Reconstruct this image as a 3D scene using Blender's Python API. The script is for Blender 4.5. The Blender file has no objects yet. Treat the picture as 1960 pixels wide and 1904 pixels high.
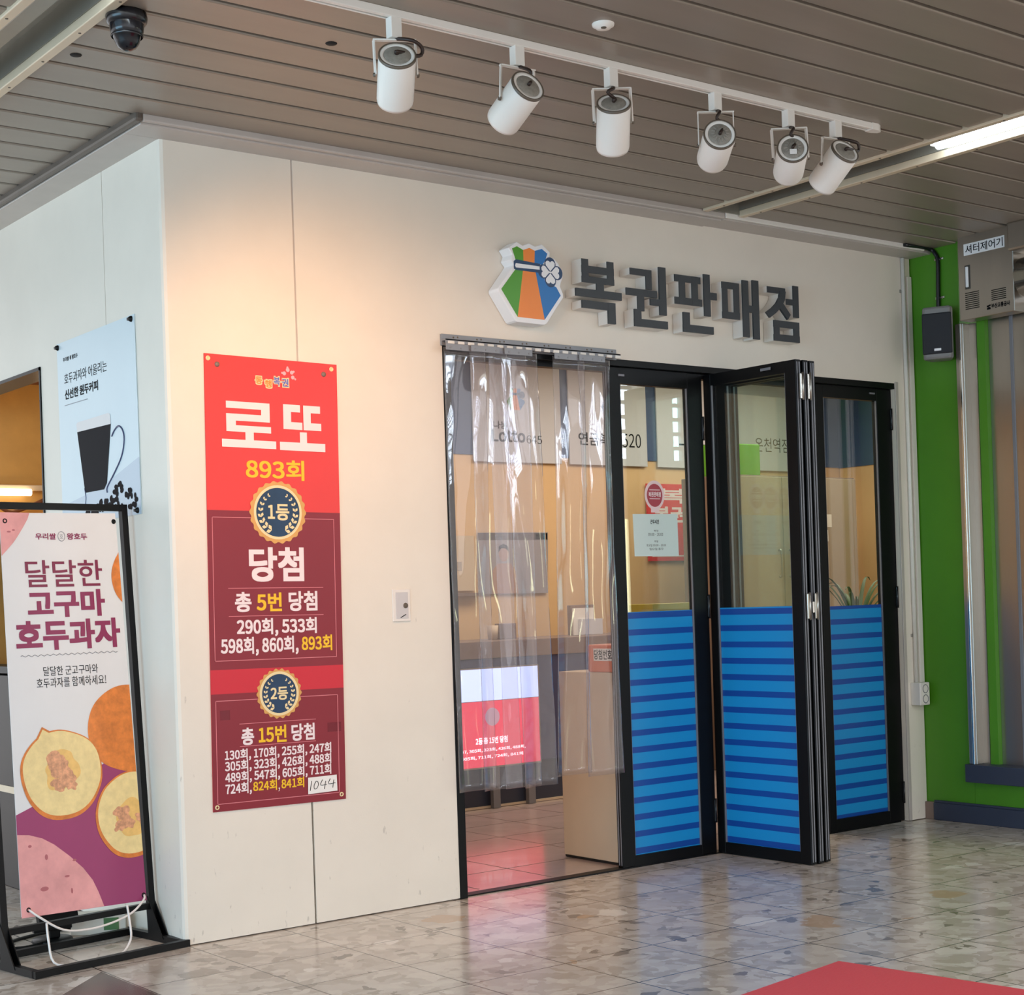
import bpy, bmesh, math, random
from math import sin, cos, pi, radians
from mathutils import Matrix, Vector, noise

random.seed(7)
SC = bpy.context.scene
COL = SC.collection

# ---------------------------------------------------------------- camera
cam = bpy.data.cameras.new('camera')
cam.sensor_width = 36.0
cam.lens = 3043.3 / 1960 * 36.0
cam.shift_y = (1145.1 - 952) / 1960
cam.clip_start = 0.05
cam_ob = bpy.data.objects.new('camera', cam)
COL.objects.link(cam_ob)
R_ = ((0.793096, -0.608193, -0.033166), (0.025723, -0.020958, 0.999449), (0.608553, 0.793512, 0.000977))
cam_ob.matrix_world = Matrix(((R_[0][0], R_[1][0], -R_[2][0], -2.49854),
                              (R_[0][1], R_[1][1], -R_[2][1], -5.24508),
                              (R_[0][2], R_[1][2], -R_[2][2], 1.2),
                              (0, 0, 0, 1)))
SC.camera = cam_ob

# ---------------------------------------------------------------- exposure, sky
SC.view_settings.view_transform = 'Standard'
SC.view_settings.look = 'None'
SC.view_settings.gamma = 1.0
SC.view_settings.use_curve_mapping = False
SC.view_settings.exposure = 0.02
SC.cycles.use_denoising = True
SC.cycles.max_bounces = 10
SC.cycles.transparent_max_bounces = 24
SC.cycles.sample_clamp_indirect = 6.0

world = bpy.data.worlds.new('world')
SC.world = world
world.use_nodes = True
wn = world.node_tree
bg = wn.nodes['Background']
bg.inputs['Color'].default_value = (0.96, 0.97, 1.0, 1)
bg.inputs['Strength'].default_value = 1.75


def srgb(h):
    h = h.lstrip('#')
    v = [int(h[i:i + 2], 16) / 255 for i in (0, 2, 4)]
    return tuple(x / 12.92 if x <= 0.04045 else ((x + 0.055) / 1.055) ** 2.4 for x in v) + (1,)


# ---------------------------------------------------------------- lamps of the place
def light(name, kind, loc, energy, color, target=None, **kw):
    d = bpy.data.lights.new(name, kind)
    d.energy = energy
    d.color = color
    for k, v in kw.items():
        setattr(d, k, v)
    o = bpy.data.objects.new(name, d)
    COL.objects.link(o)
    o.location = loc
    if target:
        o.rotation_euler = (Vector(target) - Vector(loc)).to_track_quat('-Z', 'Y').to_euler()
    return o


WARM = (1.0, 0.72, 0.45)
light('daylight_opening', 'AREA', (-6.4, -2.0, 1.45), 190, (0.30, 0.70, 1.0), (0, -0.8, 1.3), shape='RECTANGLE', size=5.5, size_y=2.2)
light('shop_ceiling_light', 'AREA', (3.2, 1.6, 2.80), 44, (1.0, 0.86, 0.68), (3.2, 1.6, 0), shape='RECTANGLE', size=2.4, size_y=1.4)
light('shop_ceiling_light', 'AREA', (5.6, 1.9, 2.80), 34, (1.0, 0.86, 0.68), (5.6, 1.9, 0), shape='RECTANGLE', size=1.8, size_y=1.4)
light('kitchen_light', 'POINT', (0.45, 1.9, 2.1), 7, WARM, shadow_soft_size=0.15)


# ---------------------------------------------------------------- materials
def nd(nt, kind, **inp):
    n = nt.nodes.new(kind)
    for k, v in inp.items():
        if k.startswith('_'):
            setattr(n, k[1:], v)
        else:
            n.inputs[k.replace('__', ' ')].default_value = v
    return n


def mat(name, col, rough=0.5, metal=0.0, spec=0.5, var=0.0, scale=6.0, bump=0.0, bscale=80.0, emit=None, estr=0.0, coat=0.0, stretch=None):
    m = bpy.data.materials.new(name)
    m.use_nodes = True
    nt = m.node_tree
    b = nt.nodes['Principled BSDF']
    c = srgb(col) if isinstance(col, str) else col
    b.inputs['Base Color'].default_value = c
    b.inputs['Roughness'].default_value = rough
    b.inputs['Metallic'].default_value = metal
    b.inputs['Specular IOR Level'].default_value = spec
    b.inputs['Coat Weight'].default_value = coat
    b.inputs['Coat Roughness'].default_value = 0.05
    tc = nt.nodes.new('ShaderNodeTexCoord')
    src = tc.outputs['Object']
    if stretch:
        mp = nt.nodes.new('ShaderNodeMapping')
        mp.inputs['Scale'].default_value = stretch
        nt.links.new(src, mp.inputs[0])
        src = mp.outputs[0]
    if var:
        n = nd(nt, 'ShaderNodeTexNoise', Scale=scale, Detail=4.0, Roughness=0.6)
        nt.links.new(src, n.inputs['Vector'])
        mr = nd(nt, 'ShaderNodeMapRange')
        mr.inputs['From Min'].default_value = 0.3
        mr.inputs['From Max'].default_value = 0.7
        mr.inputs['To Min'].default_value = 1 - var
        mr.inputs['To Max'].default_value = 1 + var * 0.6
        nt.links.new(n.outputs['Fac'], mr.inputs['Value'])
        mx = nd(nt, 'ShaderNodeVectorMath', _operation='SCALE')
        mx.inputs[0].default_value = c[:3]
        nt.links.new(mr.outputs[0], mx.inputs['Scale'])
        nt.links.new(mx.outputs[0], b.inputs['Base Color'])
    if bump:
        n2 = nd(nt, 'ShaderNodeTexNoise', Scale=bscale, Detail=3.0)
        nt.links.new(src, n2.inputs['Vector'])
        bp = nd(nt, 'ShaderNodeBump', Strength=bump, Distance=0.002)
        nt.links.new(n2.outputs['Fac'], bp.inputs['Height'])
        nt.links.new(bp.outputs[0], b.inputs['Normal'])
    if emit:
        b.inputs['Emission Color'].default_value = srgb(emit)
        b.inputs['Emission Strength'].default_value = estr
    return m


def mixmat(name, build):
    m = bpy.data.materials.new(name)
    m.use_nodes = True
    nt = m.node_tree
    nt.nodes.clear()
    out = nt.nodes.new('ShaderNodeOutputMaterial')
    build(nt, out)
    return m


def glass_build(tint, ior=1.5, rough=0.0, milk=0.0, milkcol=(0.8, 0.8, 0.85, 1), boost=1.0):
    def f(nt, out):
        t = nd(nt, 'ShaderNodeBsdfTransparent', Color=tint)
        g = nd(nt, 'ShaderNodeBsdfGlossy', Color=(1, 1, 1, 1), Roughness=rough)
        lw = nd(nt, 'ShaderNodeLayerWeight', Blend=0.5)
        p5 = nd(nt, 'ShaderNodeMath', _operation='POWER')
        p5.inputs[1].default_value = 5.0
        nt.links.new(lw.outputs['Facing'], p5.inputs[0])
        r0 = ((ior - 1) / (ior + 1)) ** 2 * boost
        mm = nd(nt, 'ShaderNodeMath', _operation='MULTIPLY_ADD', _use_clamp=True)
        mm.inputs[1].default_value = 1 - r0
        mm.inputs[2].default_value = r0
        nt.links.new(p5.outputs[0], mm.inputs[0])
        fac = mm.outputs[0]
        mx = nt.nodes.new('ShaderNodeMixShader')
        base = t.outputs[0]
        if milk:
            d = nd(nt, 'ShaderNodeBsdfDiffuse', Color=milkcol)
            tl = nd(nt, 'ShaderNodeBsdfTranslucent', Color=milkcol)
            a = nd(nt, 'ShaderNodeMixShader', Fac=0.5)
            nt.links.new(d.outputs[0], a.inputs[1])
            nt.links.new(tl.outputs[0], a.inputs[2])
            m2 = nd(nt, 'ShaderNodeMixShader', Fac=milk)
            nt.links.new(base, m2.inputs[1])
            nt.links.new(a.outputs[0], m2.inputs[2])
            base = m2.outputs[0]
        nt.links.new(fac, mx.inputs[0])
        nt.links.new(base, mx.inputs[1])
        nt.links.new(g.outputs[0], mx.inputs[2])
        nt.links.new(mx.outputs[0], out.inputs[0])
    return f


def floor_material(name, warm=False):
    m = bpy.data.materials.new(name)
    m.use_nodes = True
    nt = m.node_tree
    L = nt.links.new
    b = nt.nodes['Principled BSDF']
    tc = nt.nodes.new('ShaderNodeTexCoord')
    dn = nd(nt, 'ShaderNodeTexNoise', Scale=11.0, Detail=4.0)
    L(tc.outputs['Object'], dn.inputs['Vector'])
    off = nd(nt, 'ShaderNodeVectorMath', _operation='MULTIPLY_ADD')
    off.inputs[1].default_value = (0.15, 0.12, 0.0)
    L(dn.outputs['Color'], off.inputs[0])
    L(tc.outputs['Object'], off.inputs[2])
    # matrix of small chips
    v1 = nd(nt, 'ShaderNodeTexVoronoi', Scale=24.0)
    L(off.outputs[0], v1.inputs['Vector'])
    s1 = nt.nodes.new('ShaderNodeSeparateColor')
    L(v1.outputs['Color'], s1.inputs[0])
    r1 = nt.nodes.new('ShaderNodeValToRGB')
    r1.color_ramp.elements[0].color = srgb('#ada194')
    r1.color_ramp.elements[1].color = srgb('#d0c5b9')
    e = r1.color_ramp.elements.new(0.5)
    e.color = srgb('#c0b4a8')
    e = r1.color_ramp.elements.new(0.04)
    e.color = srgb('#ada194')
    r1.color_ramp.elements[0].color = srgb('#7d7268')
    L(s1.outputs[0], r1.inputs[0])
    # large slab-like stones
    v2 = nd(nt, 'ShaderNodeTexVoronoi', Scale=5.6)
    L(off.outputs[0], v2.inputs['Vector'])
    s2 = nt.nodes.new('ShaderNodeSeparateColor')
    L(v2.outputs['Color'], s2.inputs[0])
    r2 = nt.nodes.new('ShaderNodeValToRGB')
    cr = r2.color_ramp
    cr.interpolation = 'CONSTANT'
    cols = ['#b9aea4', '#ccc1b6', '#dad0c5', '#c4b8ac', '#e5ded5', '#b99a7c', '#d3c8bc', '#95877a']
    cr.elements[0].color = srgb(cols[0])
    cr.elements[1].position = 0.14
    cr.elements[1].color = srgb(cols[1])
    for p, c in zip((0.34, 0.5, 0.68, 0.80, 0.84, 0.95), cols[2:]):
        q = cr.elements.new(p)
        q.color = srgb(c)
    L(s2.outputs[1], r2.inputs[0])
    rad = nd(nt, 'ShaderNodeMath', _operation='MULTIPLY_ADD')
    rad.inputs[1].default_value = 0.42
    rad.inputs[2].default_value = 0.12
    L(s2.outputs[0], rad.inputs[0])
    ls = nd(nt, 'ShaderNodeMath', _operation='LESS_THAN')
    L(v2.outputs['Distance'], ls.inputs[0])
    L(rad.outputs[0], ls.inputs[1])
    mx = nt.nodes.new('ShaderNodeMix')
    mx.data_type = 'RGBA'
    lm = nd(nt, 'ShaderNodeMath', _operation='MULTIPLY')
    lm.inputs[1].default_value = 0.78
    L(ls.outputs[0], lm.inputs[0])
    L(lm.outputs[0], mx.inputs[0])
    L(r1.outputs[0], mx.inputs[6])
    L(r2.outputs[0], mx.inputs[7])
    # tile joints, 0.385 x 0.36 m
    sp = nt.nodes.new('ShaderNodeSeparateXYZ')
    L(tc.outputs['Object'], sp.inputs[0])

    def joint(o, o0, pitch, w):
        a = nd(nt, 'ShaderNodeMath', _operation='ADD')
        a.inputs[1].default_value = 40 * pitch - o0
        L(o, a.inputs[0])
        d = nd(nt, 'ShaderNodeMath', _operation='PINGPONG')
        d.inputs[1].default_value = pitch / 2
        L(a.outputs[0], d.inputs[0])
        l = nd(nt, 'ShaderNodeMath', _operation='LESS_THAN')
        l.inputs[1].default_value = w
        L(d.outputs[0], l.inputs[0])
        return l.outputs[0]
    jx = joint(sp.outputs['X'], 0.015, 0.3875, 0.0026)
    jy = joint(sp.outputs['Y'], -0.10, 0.36, 0.0026)
    mo = nd(nt, 'ShaderNodeMath', _operation='MAXIMUM')
    L(jx, mo.inputs[0])
    L(jy, mo.inputs[1])
    mx2 = nt.nodes.new('ShaderNodeMix')
    mx2.data_type = 'RGBA'
    L(mo.outputs[0], mx2.inputs[0])
    L(mx.outputs[2], mx2.inputs[6])
    mx2.inputs[7].default_value = srgb('#4c433c')
    L(mx2.outputs[2], b.inputs['Base Color'])
    b.inputs['Roughness'].default_value = 0.20
    b.inputs['Specular IOR Level'].default_value = 0.5
    b.inputs['Coat Weight'].default_value = 0.12
    b.inputs['Coat Roughness'].default_value = 0.06
    return m


def wall_material(name):
    m = mat(name, '#e6dfd2', 0.5, var=0.035, scale=3.0, bump=0.10, bscale=160)
    nt = m.node_tree
    L = nt.links.new
    b = nt.nodes['Principled BSDF']
    tc = [n for n in nt.nodes if n.type == 'TEX_COORD'][0]
    mp = nt.nodes.new('ShaderNodeMapping')
    mp.inputs['Scale'].default_value = (14, 14, 4.5)
    L(tc.outputs['Object'], mp.inputs[0])
    sz = nt.nodes.new('ShaderNodeSeparateXYZ')
    L(tc.outputs['Object'], sz.inputs[0])
    hz = nd(nt, 'ShaderNodeMath', _operation='MULTIPLY_ADD')
    hz.inputs[1].default_value = -0.055
    L(sz.outputs['Z'], hz.inputs[0])
    n = nd(nt, 'ShaderNodeTexNoise', Scale=3.2, Detail=5.0, Roughness=0.55)
    L(mp.outputs[0], n.inputs['Vector'])
    r = nt.nodes.new('ShaderNodeValToRGB')
    r.color_ramp.elements[0].position = 0.645
    r.color_ramp.elements[0].color = (0, 0, 0, 1)
    r.color_ramp.elements[1].position = 0.70
    r.color_ramp.elements[1].color = (0.5, 0.5, 0.5, 1)
    L(n.outputs['Fac'], hz.inputs[2])
    L(hz.outputs[0], r.inputs[0])
    mx = nt.nodes.new('ShaderNodeMix')
    mx.data_type = 'RGBA'
    src = b.inputs['Base Color'].links[0].from_socket
    L(r.outputs[0], mx.inputs[0])
    L(src, mx.inputs[6])
    mx.inputs[7].default_value = srgb('#a39c93')
    L(mx.outputs[2], b.inputs['Base Color'])
    return m


M = {}
M['wall'] = wall_material('white_wall_paint')
M['ceil'] = mat('ceiling_strip_metal', '#93897d', 0.36, 0.2, var=0.06, scale=2.5, stretch=(0.6, 4, 1))
M['dark'] = mat('dark_void', '#171412', 0.9)
M['lip'] = mat('cream_channel_metal', '#d8c8ae', 0.4, 0.2, var=0.05)
M['trough'] = mat('trough_metal', '#9c9a90', 0.3, 0.5, var=0.08)
M['tube'] = mat('fluorescent_tube', '#f4fbff', 0.4, emit='#e4f3ff', estr=10.0)
M['trim'] = mat('grey_moulding', '#bdb6b0', 0.42, 0.1, var=0.06)
M['trimedge'] = mat('dark_moulding', '#5f574f', 0.45, 0.2, var=0.08)
M['floor'] = floor_material('terrazzo')
M['floor2'] = mat('shop_floor_tile', '#b3a3a0', 0.2, var=0.10, scale=5, coat=0.2)
M['green'] = mat('green_paint', '#4b8a1b', 0.45, var=0.06, scale=4)
M['green2'] = mat('light_green_paint', '#589c22', 0.45, var=0.05)
M['navy'] = mat('navy_skirting', '#333a4c', 0.45, var=0.06)
M['steel'] = mat('brushed_steel', '#b3aea6', 0.28, 0.95, var=0.06, scale=8, stretch=(1, 1, 0.15))
M['steel2'] = mat('polished_steel', '#d4d0ca', 0.16, 1.0)
M['frame'] = mat('black_door_metal', '#08090b', 0.42, 0.0, spec=0.2, var=0.05)
M['gasket'] = mat('grey_gasket', '#77787e', 0.4)
M['black'] = mat('black_metal', '#090a0b', 0.42, spec=0.25, var=0.05)
M['blackp'] = mat('black_plastic', '#14161b', 0.22)
M['glass'] = mixmat('door_glass', glass_build((0.93, 0.985, 0.965, 1), 1.5, 0.0, boost=1.35))
M['pvc'] = mixmat('clear_pvc_strip', glass_build((0.96, 0.96, 0.98, 1), 1.45, 0.03, 0.06, (0.80, 0.82, 0.88, 1), boost=1.3))
M['white'] = mat('white_enamel', '#e6e3dc', 0.4, var=0.03)
M['whitep'] = mat('white_paper', '#eceae6', 0.6)
M['ltblue'] = mat('stripe_light_blue', '#0f8fd0', 0.42)
M['dkblue'] = mat('stripe_dark_blue', '#084a9c', 0.42)
M['letter'] = mat('charcoal_letter_face', '#3a3e42', 0.5)
M['return'] = mat('white_letter_return', '#e6e1da', 0.5)
M['bgreen'] = mat('emblem_green', '#4b9a1e', 0.35)
M['borange'] = mat('emblem_orange', '#f08a32', 0.35)
M['bblue'] = mat('emblem_blue', '#1272bb', 0.35)
M['bnavy'] = mat('emblem_navy', '#123a63', 0.35)
M['emwhite'] = mat('emblem_white', '#eef0f2', 0.35)
M['red'] = mat('banner_red', '#e03a38', 0.36, var=0.03, scale=2)
M['maroon'] = mat('banner_maroon', '#86202e', 0.36, var=0.05, scale=2)
M['redband'] = mat('banner_red_band', '#cc2637', 0.36)
M['pink'] = mat('banner_line_pink', '#d98088', 0.4)
M['prwhite'] = mat('print_white', '#f0e2e4', 0.4)
M['pryellow'] = mat('print_yellow', '#f2c21e', 0.4)
M['gold'] = mat('print_gold', '#d9a45a', 0.36, var=0.12, scale=9)
M['goldlt'] = mat('print_pale_gold', '#ecd9a6', 0.4)
M['mednavy'] = mat('print_medal_navy', '#173a5c', 0.36, var=0.25, scale=9)
M['ink'] = mat('print_black', '#0f1114', 0.55, spec=0.1)
M['inkgrey'] = mat('print_grey', '#8b8f95', 0.5)
M['sheetblue'] = mat('poster_pale_blue', '#cfdde2', 0.32, var=0.03, scale=2)
M['table'] = mat('poster_table_grey', '#b9c6d2', 0.32)
M['coffee'] = mat('print_coffee', '#10131a', 0.55, spec=0.06, var=0.15)
M['foam'] = mat('print_foam', '#dcd8d6', 0.4)
M['bean'] = mat('print_beans', '#110d14', 0.6, spec=0.06, var=0.4, scale=40)
M['bannerwhite'] = mat('banner_white', '#dfe2e4', 0.4, var=0.02)
M['plum'] = mat('print_plum', '#8c2a55', 0.4)
M['plumdk'] = mat('print_dark_plum', '#7e2144', 0.4)
M['purple'] = mat('print_purple', '#9c3d6c', 0.4, var=0.08, scale=3)
M['spud'] = mat('print_sweet_potato', '#e7a3a2', 0.4, var=0.18, scale=9)
M['spudd'] = mat('print_potato_spot', '#b0646a', 0.4)
M['crust'] = mat('print_crust', '#df8338', 0.4, var=0.28, scale=28)
M['paste'] = mat('print_cream_filling', '#edd89a', 0.4, var=0.12, scale=30)
M['paste2'] = mat('print_filling_core', '#ecc374', 0.4, var=0.14, scale=30)
M['nut'] = mat('print_walnut', '#dda37c', 0.4, var=0.4, scale=60)
M['mat'] = mat('red_rubber_mat', '#cf3f4a', 0.55, bump=0.6, bscale=110)
M['darktile'] = mat('brown_granite', '#5f5047', 0.22, var=0.25, scale=18)
M['beige'] = mat('shop_beige_wall', '#e0bd90', 0.6, var=0.03)
M['shopnavy'] = mat('shop_navy_band', '#3c5480', 0.5, var=0.05)
M['panelgrey'] = mat('shop_sign_board', '#cdd0da', 0.45)
M['counter'] = mat('counter_dark', '#454b6c', 0.35, var=0.1)
M['counterb'] = mat('counter_brown', '#7f6b61', 0.4, var=0.06)
M['cab'] = mat('cabinet_beige', '#cdbba4', 0.4, var=0.03)
M['cabgrey'] = mat('cabinet_grey_beige', '#a89a88', 0.4, var=0.04)
M['orange'] = mat('orange_plastic', '#d9734a', 0.4)
M['scrwhite'] = mat('screen_white', '#c4d2ff', 0.3, emit='#bccfff', estr=1.25)
M['scrred'] = mat('screen_red', '#e0405a', 0.3, emit='#e23a58', estr=0.85)
M['scrtxt'] = mat('screen_text', '#f4e4e8', 0.3, emit='#ffe6ee', estr=1.2)
M['wood'] = mat('kitchen_gold_panel', '#c79a55', 0.4, var=0.12, scale=5)
M['brown'] = mat('kitchen_brown_board', '#7a4b31', 0.5, var=0.1)
M['maroon2'] = mat('menu_maroon', '#8c2444', 0.5)
M['cord'] = mat('white_cord', '#e9e3dd', 0.5)
M['leaf'] = mat('plant_leaf', '#35512a', 0.45, var=0.2)
M['speaker'] = mat('speaker_grey', '#7b7a78', 0.45)
M['mesh'] = mat('speaker_grille', '#191b22', 0.65, bump=0.4, bscale=400)
M['lampcap'] = mat('lamp_back_cap', '#8f8a80', 0.55, var=0.25, scale=60)
M['lampring'] = mat('lamp_ring', '#5d5347', 0.4)
M['bulb'] = mat('lit_bulb', '#ffe2b0', 0.4, emit='#ffd9a0', estr=25)
M['kraft'] = mat('carton_white', '#ddd8cc', 0.6)
M['lime'] = mat('lime_sign', '#a9c04a', 0.5)
M['skin'] = mat('print_face', '#b08d7d', 0.5)
M['concrete'] = mat('hall_wall', '#c9c6c0', 0.7)
M['hedge'] = mat('hedge_green', '#8fa546', 0.7, var=0.4, scale=8)
M['clamp'] = mat('clamp_metal', '#8d9095', 0.5, 0.3)
M['yellow'] = mat('yellow_tray', '#b9a33c', 0.5)


# ---------------------------------------------------------------- mesh building
class MB:
    def __init__(self, xf=None):
        self.bm = bmesh.new()
        self.xf = xf or Matrix.Identity(4)

    def v(self, p):
        return self.bm.verts.new(self.xf @ Vector(p))

    def face(self, vs, smooth=False):
        try:
            f = self.bm.faces.new(vs)
            f.smooth = smooth
            return f
        except ValueError:
            return None

    def box(self, a, b, bev=0.0):
        x0, y0, z0 = (min(a[i], b[i]) for i in range(3))
        x1, y1, z1 = (max(a[i], b[i]) for i in range(3))
        vs = [self.v(p) for p in ((x0, y0, z0), (x1, y0, z0), (x1, y1, z0), (x0, y1, z0), (x0, y0, z1), (x1, y0, z1), (x1, y1, z1), (x0, y1, z1))]
        fs = [self.face([vs[i] for i in q]) for q in ((0, 3, 2, 1), (4, 5, 6, 7), (0, 1, 5, 4), (1, 2, 6, 5), (2, 3, 7, 6), (3, 0, 4, 7))]
        if bev:
            es = {e for f in fs for e in f.edges}
            bmesh.ops.bevel(self.bm, geom=list(es), offset=bev, segments=2, affect='EDGES', profile=0.5)
        return self

    def bar(self, p0, p1, w, d, bev=0.0):
        """box of cross-section w x d running from p0 to p1"""
        p0, p1 = Vector(p0), Vector(p1)
        q = (p1 - p0).to_track_quat('Z', 'Y').to_matrix().to_4x4()
        old = self.xf
        self.xf = old @ Matrix.Translation(p0) @ q
        self.box((-w / 2, -d / 2, 0), (w / 2, d / 2, (p1 - p0).length), bev)
        self.xf = old
        return self

    def lathe(self, p0, axis, prof, n=28, smooth=True):
        """prof: list of (distance along the axis, radius)"""
        q = Vector(axis).to_track_quat('Z', 'Y')
        p0 = Vector(p0)
        rings = []
        for h, r in prof:
            if r < 1e-6:
                rings.append([self.v(p0 + q @ Vector((0, 0, h)))])
            else:
                rings.append([self.v(p0 + q @ Vector((r * cos(2 * pi * i / n), r * sin(2 * pi * i / n), h))) for i in range(n)])
        for a, b in zip(rings, rings[1:]):
            for i in range(n):
                j = (i + 1) % n
                if len(a) == 1 and len(b) == 1:
                    continue
                if len(a) == 1:
                    self.face([a[0], b[i], b[j]], smooth)
                elif len(b) == 1:
                    self.face([a[i], a[j], b[0]], smooth)
                else:
                    self.face([a[i], a[j], b[j], b[i]], smooth)
        return self

    def cyl(self, p0, p1, r, n=20):
        d = Vector(p1) - Vector(p0)
        return self.lathe(p0, d, [(0, 0), (0, r), (d.length, r), (d.length, 0)], n)

    def tube(self, pts, r, n=8, sub=4):
        P = [Vector(p) for p in pts]
        if sub > 1 and len(P) > 2:
            Q = []
            for i in range(len(P) - 1):
                a, b, c, d = P[max(i - 1, 0)], P[i], P[i + 1], P[min(i + 2, len(P) - 1)]
                for k in range(sub):
                    t = k / sub
                    Q.append(0.5 * ((2 * b) + (c - a) * t + (2 * a - 5 * b + 4 * c - d) * t * t + (3 * b - a - 3 * c + d) * t ** 3))
            Q.append(P[-1])
            P = Q
        rings = []
        up = Vector((0.31, 0.53, 0.79))
        for i, p in enumerate(P):
            t = (P[min(i + 1, len(P) - 1)] - P[max(i - 1, 0)]).normalized()
            s = t.cross(up)
            if s.length < 1e-3:
                s = t.cross(Vector((1, 0, 0)))
            s.normalize()
            u = s.cross(t)
            rings.append([self.v(p + r * (cos(2 * pi * k / n) * s + sin(2 * pi * k / n) * u)) for k in range(n)])
        for a, b in zip(rings, rings[1:]):
            for k in range(n):
                self.face([a[k], a[(k + 1) % n], b[(k + 1) % n], b[k]], True)
        self.face(rings[0][::-1])
        self.face(rings[-1])
        return self

    def poly(self, pts, n=0.0):
        """flat printed shape in the (u, v) plane at height n"""
        f = self.face([self.v((p[0], p[1], n)) for p in pts])
        return self

    def prism(self, pts, n0, n1):
        a = [self.v((p[0], p[1], n0)) for p in pts]
        b = [self.v((p[0], p[1], n1)) for p in pts]
        self.face(a[::-1])
        self.face(b)
        k = len(pts)
        for i in range(k):
            self.face([a[i], a[(i + 1) % k], b[(i + 1) % k], b[i]])
        return self

    def rect(self, u0, v0, u1, v1, n=0.0):
        return self.poly([(u0, v0), (u1, v0), (u1, v1), (u0, v1)], n)

    def outline(self, u0, v0, u1, v1, w, n=0.0):
        for q in ((u0, v0, u1, v0 + w), (u0, v1 - w, u1, v1), (u0, v0, u0 + w, v1), (u1 - w, v0, u1, v1)):
            self.rect(*q, n)
        return self

    def disc(self, u, v, r, n=0.0, k=40, ry=None, wob=0.0, teeth=0):
        self.poly([(u + (r + wob * cos(teeth * 2 * pi * i / k)) * cos(2 * pi * i / k), v + ((ry or r) + wob * cos(teeth * 2 * pi * i / k)) * sin(2 * pi * i / k)) for i in range(k)], n)
        return self

    def text(self, s, u0, v0, u1, v1, n=0.0, bold=0.0, shear=0.0):
        """lettering stretched to fill the box; v0 is the TOP edge, v1 the BOTTOM edge"""
        if s not in TEXTS:
            cu = bpy.data.curves.new('lettering', 'FONT')
            cu.body = s
            if FONT:
                cu.font = FONT
            cu.resolution_u = 4
            o = bpy.data.objects.new('lettering', cu)
            COL.objects.link(o)
            dg = bpy.context.evaluated_depsgraph_get()
            dg.update()
            me = bpy.data.meshes.new_from_object(o.evaluated_get(dg))
            vs = [(v.co.x, v.co.y) for v in me.vertices]
            fs = [tuple(p.vertices) for p in me.polygons]
            bpy.data.objects.remove(o)
            bpy.data.meshes.remove(me)
            bpy.data.curves.remove(cu)
            TEXTS[s] = (vs, fs)
        vs, fs = TEXTS[s]
        b = bold * (max(v[1] for v in vs) - min(v[1] for v in vs)) / 0.86 * 0.85
        xa, xb = min(v[0] for v in vs) - b, max(v[0] for v in vs) + b
        ya, yb = min(v[1] for v in vs) - b, max(v[1] for v in vs) + b
        shifts = [(0, 0)]
        if b > 0:
            shifts += [(-b, -b), (b, b), (-b, b), (b, -b)]
        if b > 0:
            shifts += [(-b, 0), (b, 0), (0, b), (0, -b), (b / 2, b / 2), (-b / 2, -b / 2)]
        for k, (sx, sy) in enumerate(shifts):
            nv = [self.v((u0 + (x + sx - xa) / (xb - xa) * (u1 - u0), v1 + (y + sy - ya) / (yb - ya) * (v0 - v1), n + 0.00004 * k)) for x, y in vs]
            for f in fs:
                self.face([nv[i] for i in f])
        return self

    def build(self, name, m, parent=None, bevel=0.0, recalc=True):
        if recalc:
            bmesh.ops.recalc_face_normals(self.bm, faces=self.bm.faces)
        if parent is not None:
            w = PW[parent.name]
            self.bm.transform(w.inverted())
        me = bpy.data.meshes.new(name)
        self.bm.to_mesh(me)
        self.bm.free()
        me.materials.append(M[m] if isinstance(m, str) else m)
        o = bpy.data.objects.new(name, me)
        COL.objects.link(o)
        if parent is not None:
            o.parent = parent
            PW[o.name] = PW[parent.name].copy()
        else:
            PW[o.name] = Matrix.Identity(4)
        if bevel:
            bv = o.modifiers.new('bevel', 'BEVEL')
            bv.width = bevel
            bv.segments = 2
            bv.limit_method = 'ANGLE'
        return o


TEXTS = {}
PW = {}
FONT = None
try:
    import os
    FONT = bpy.data.fonts.load(os.path.join(bpy.utils.system_resource('DATAFILES'), 'fonts', 'Noto Sans CJK Regular.woff2'))
except Exception:
    FONT = None


def tag(o, label, cat, group=None, kind=None):
    o['label'] = label
    o['category'] = cat
    if group:
        o['group'] = group
    if kind:
        o['kind'] = kind
    return o


def thing(name, label, cat, loc=(0, 0, 0), group=None, kind=None):
    o = bpy.data.objects.new(name, None)
    o.empty_display_size = 0.05
    COL.objects.link(o)
    o.location = loc
    PW[o.name] = Matrix.Translation(loc)
    return tag(o, label, cat, group, kind)


def copy_tree(o, parent=None, move=None):
    c = o.copy()
    COL.objects.link(c)
    if parent is not None:
        c.parent = parent
    for ch in list(o.children):
        copy_tree(ch, c)
    if move is not None:
        c.location = move
    return c


def frame_xf(o, a, b):
    """local (u, v, n): u along a, v along b, n towards the viewer"""
    a, b = Vector(a).normalized(), Vector(b).normalized()
    n = a.cross(b)
    cen = Vector((-2.5, -5.2, 1.2))
    if n.dot(cen - Vector(o)) < 0:
        n = -n
    m = Matrix.Identity(4)
    for i in range(3):
        m[i][0], m[i][1], m[i][2], m[i][3] = a[i], b[i], n[i], o[i]
    return m


# ================================================================ THE SETTING
WH = 2.89      # underside of the moulding
CZ = 2.92      # ceiling face

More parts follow.
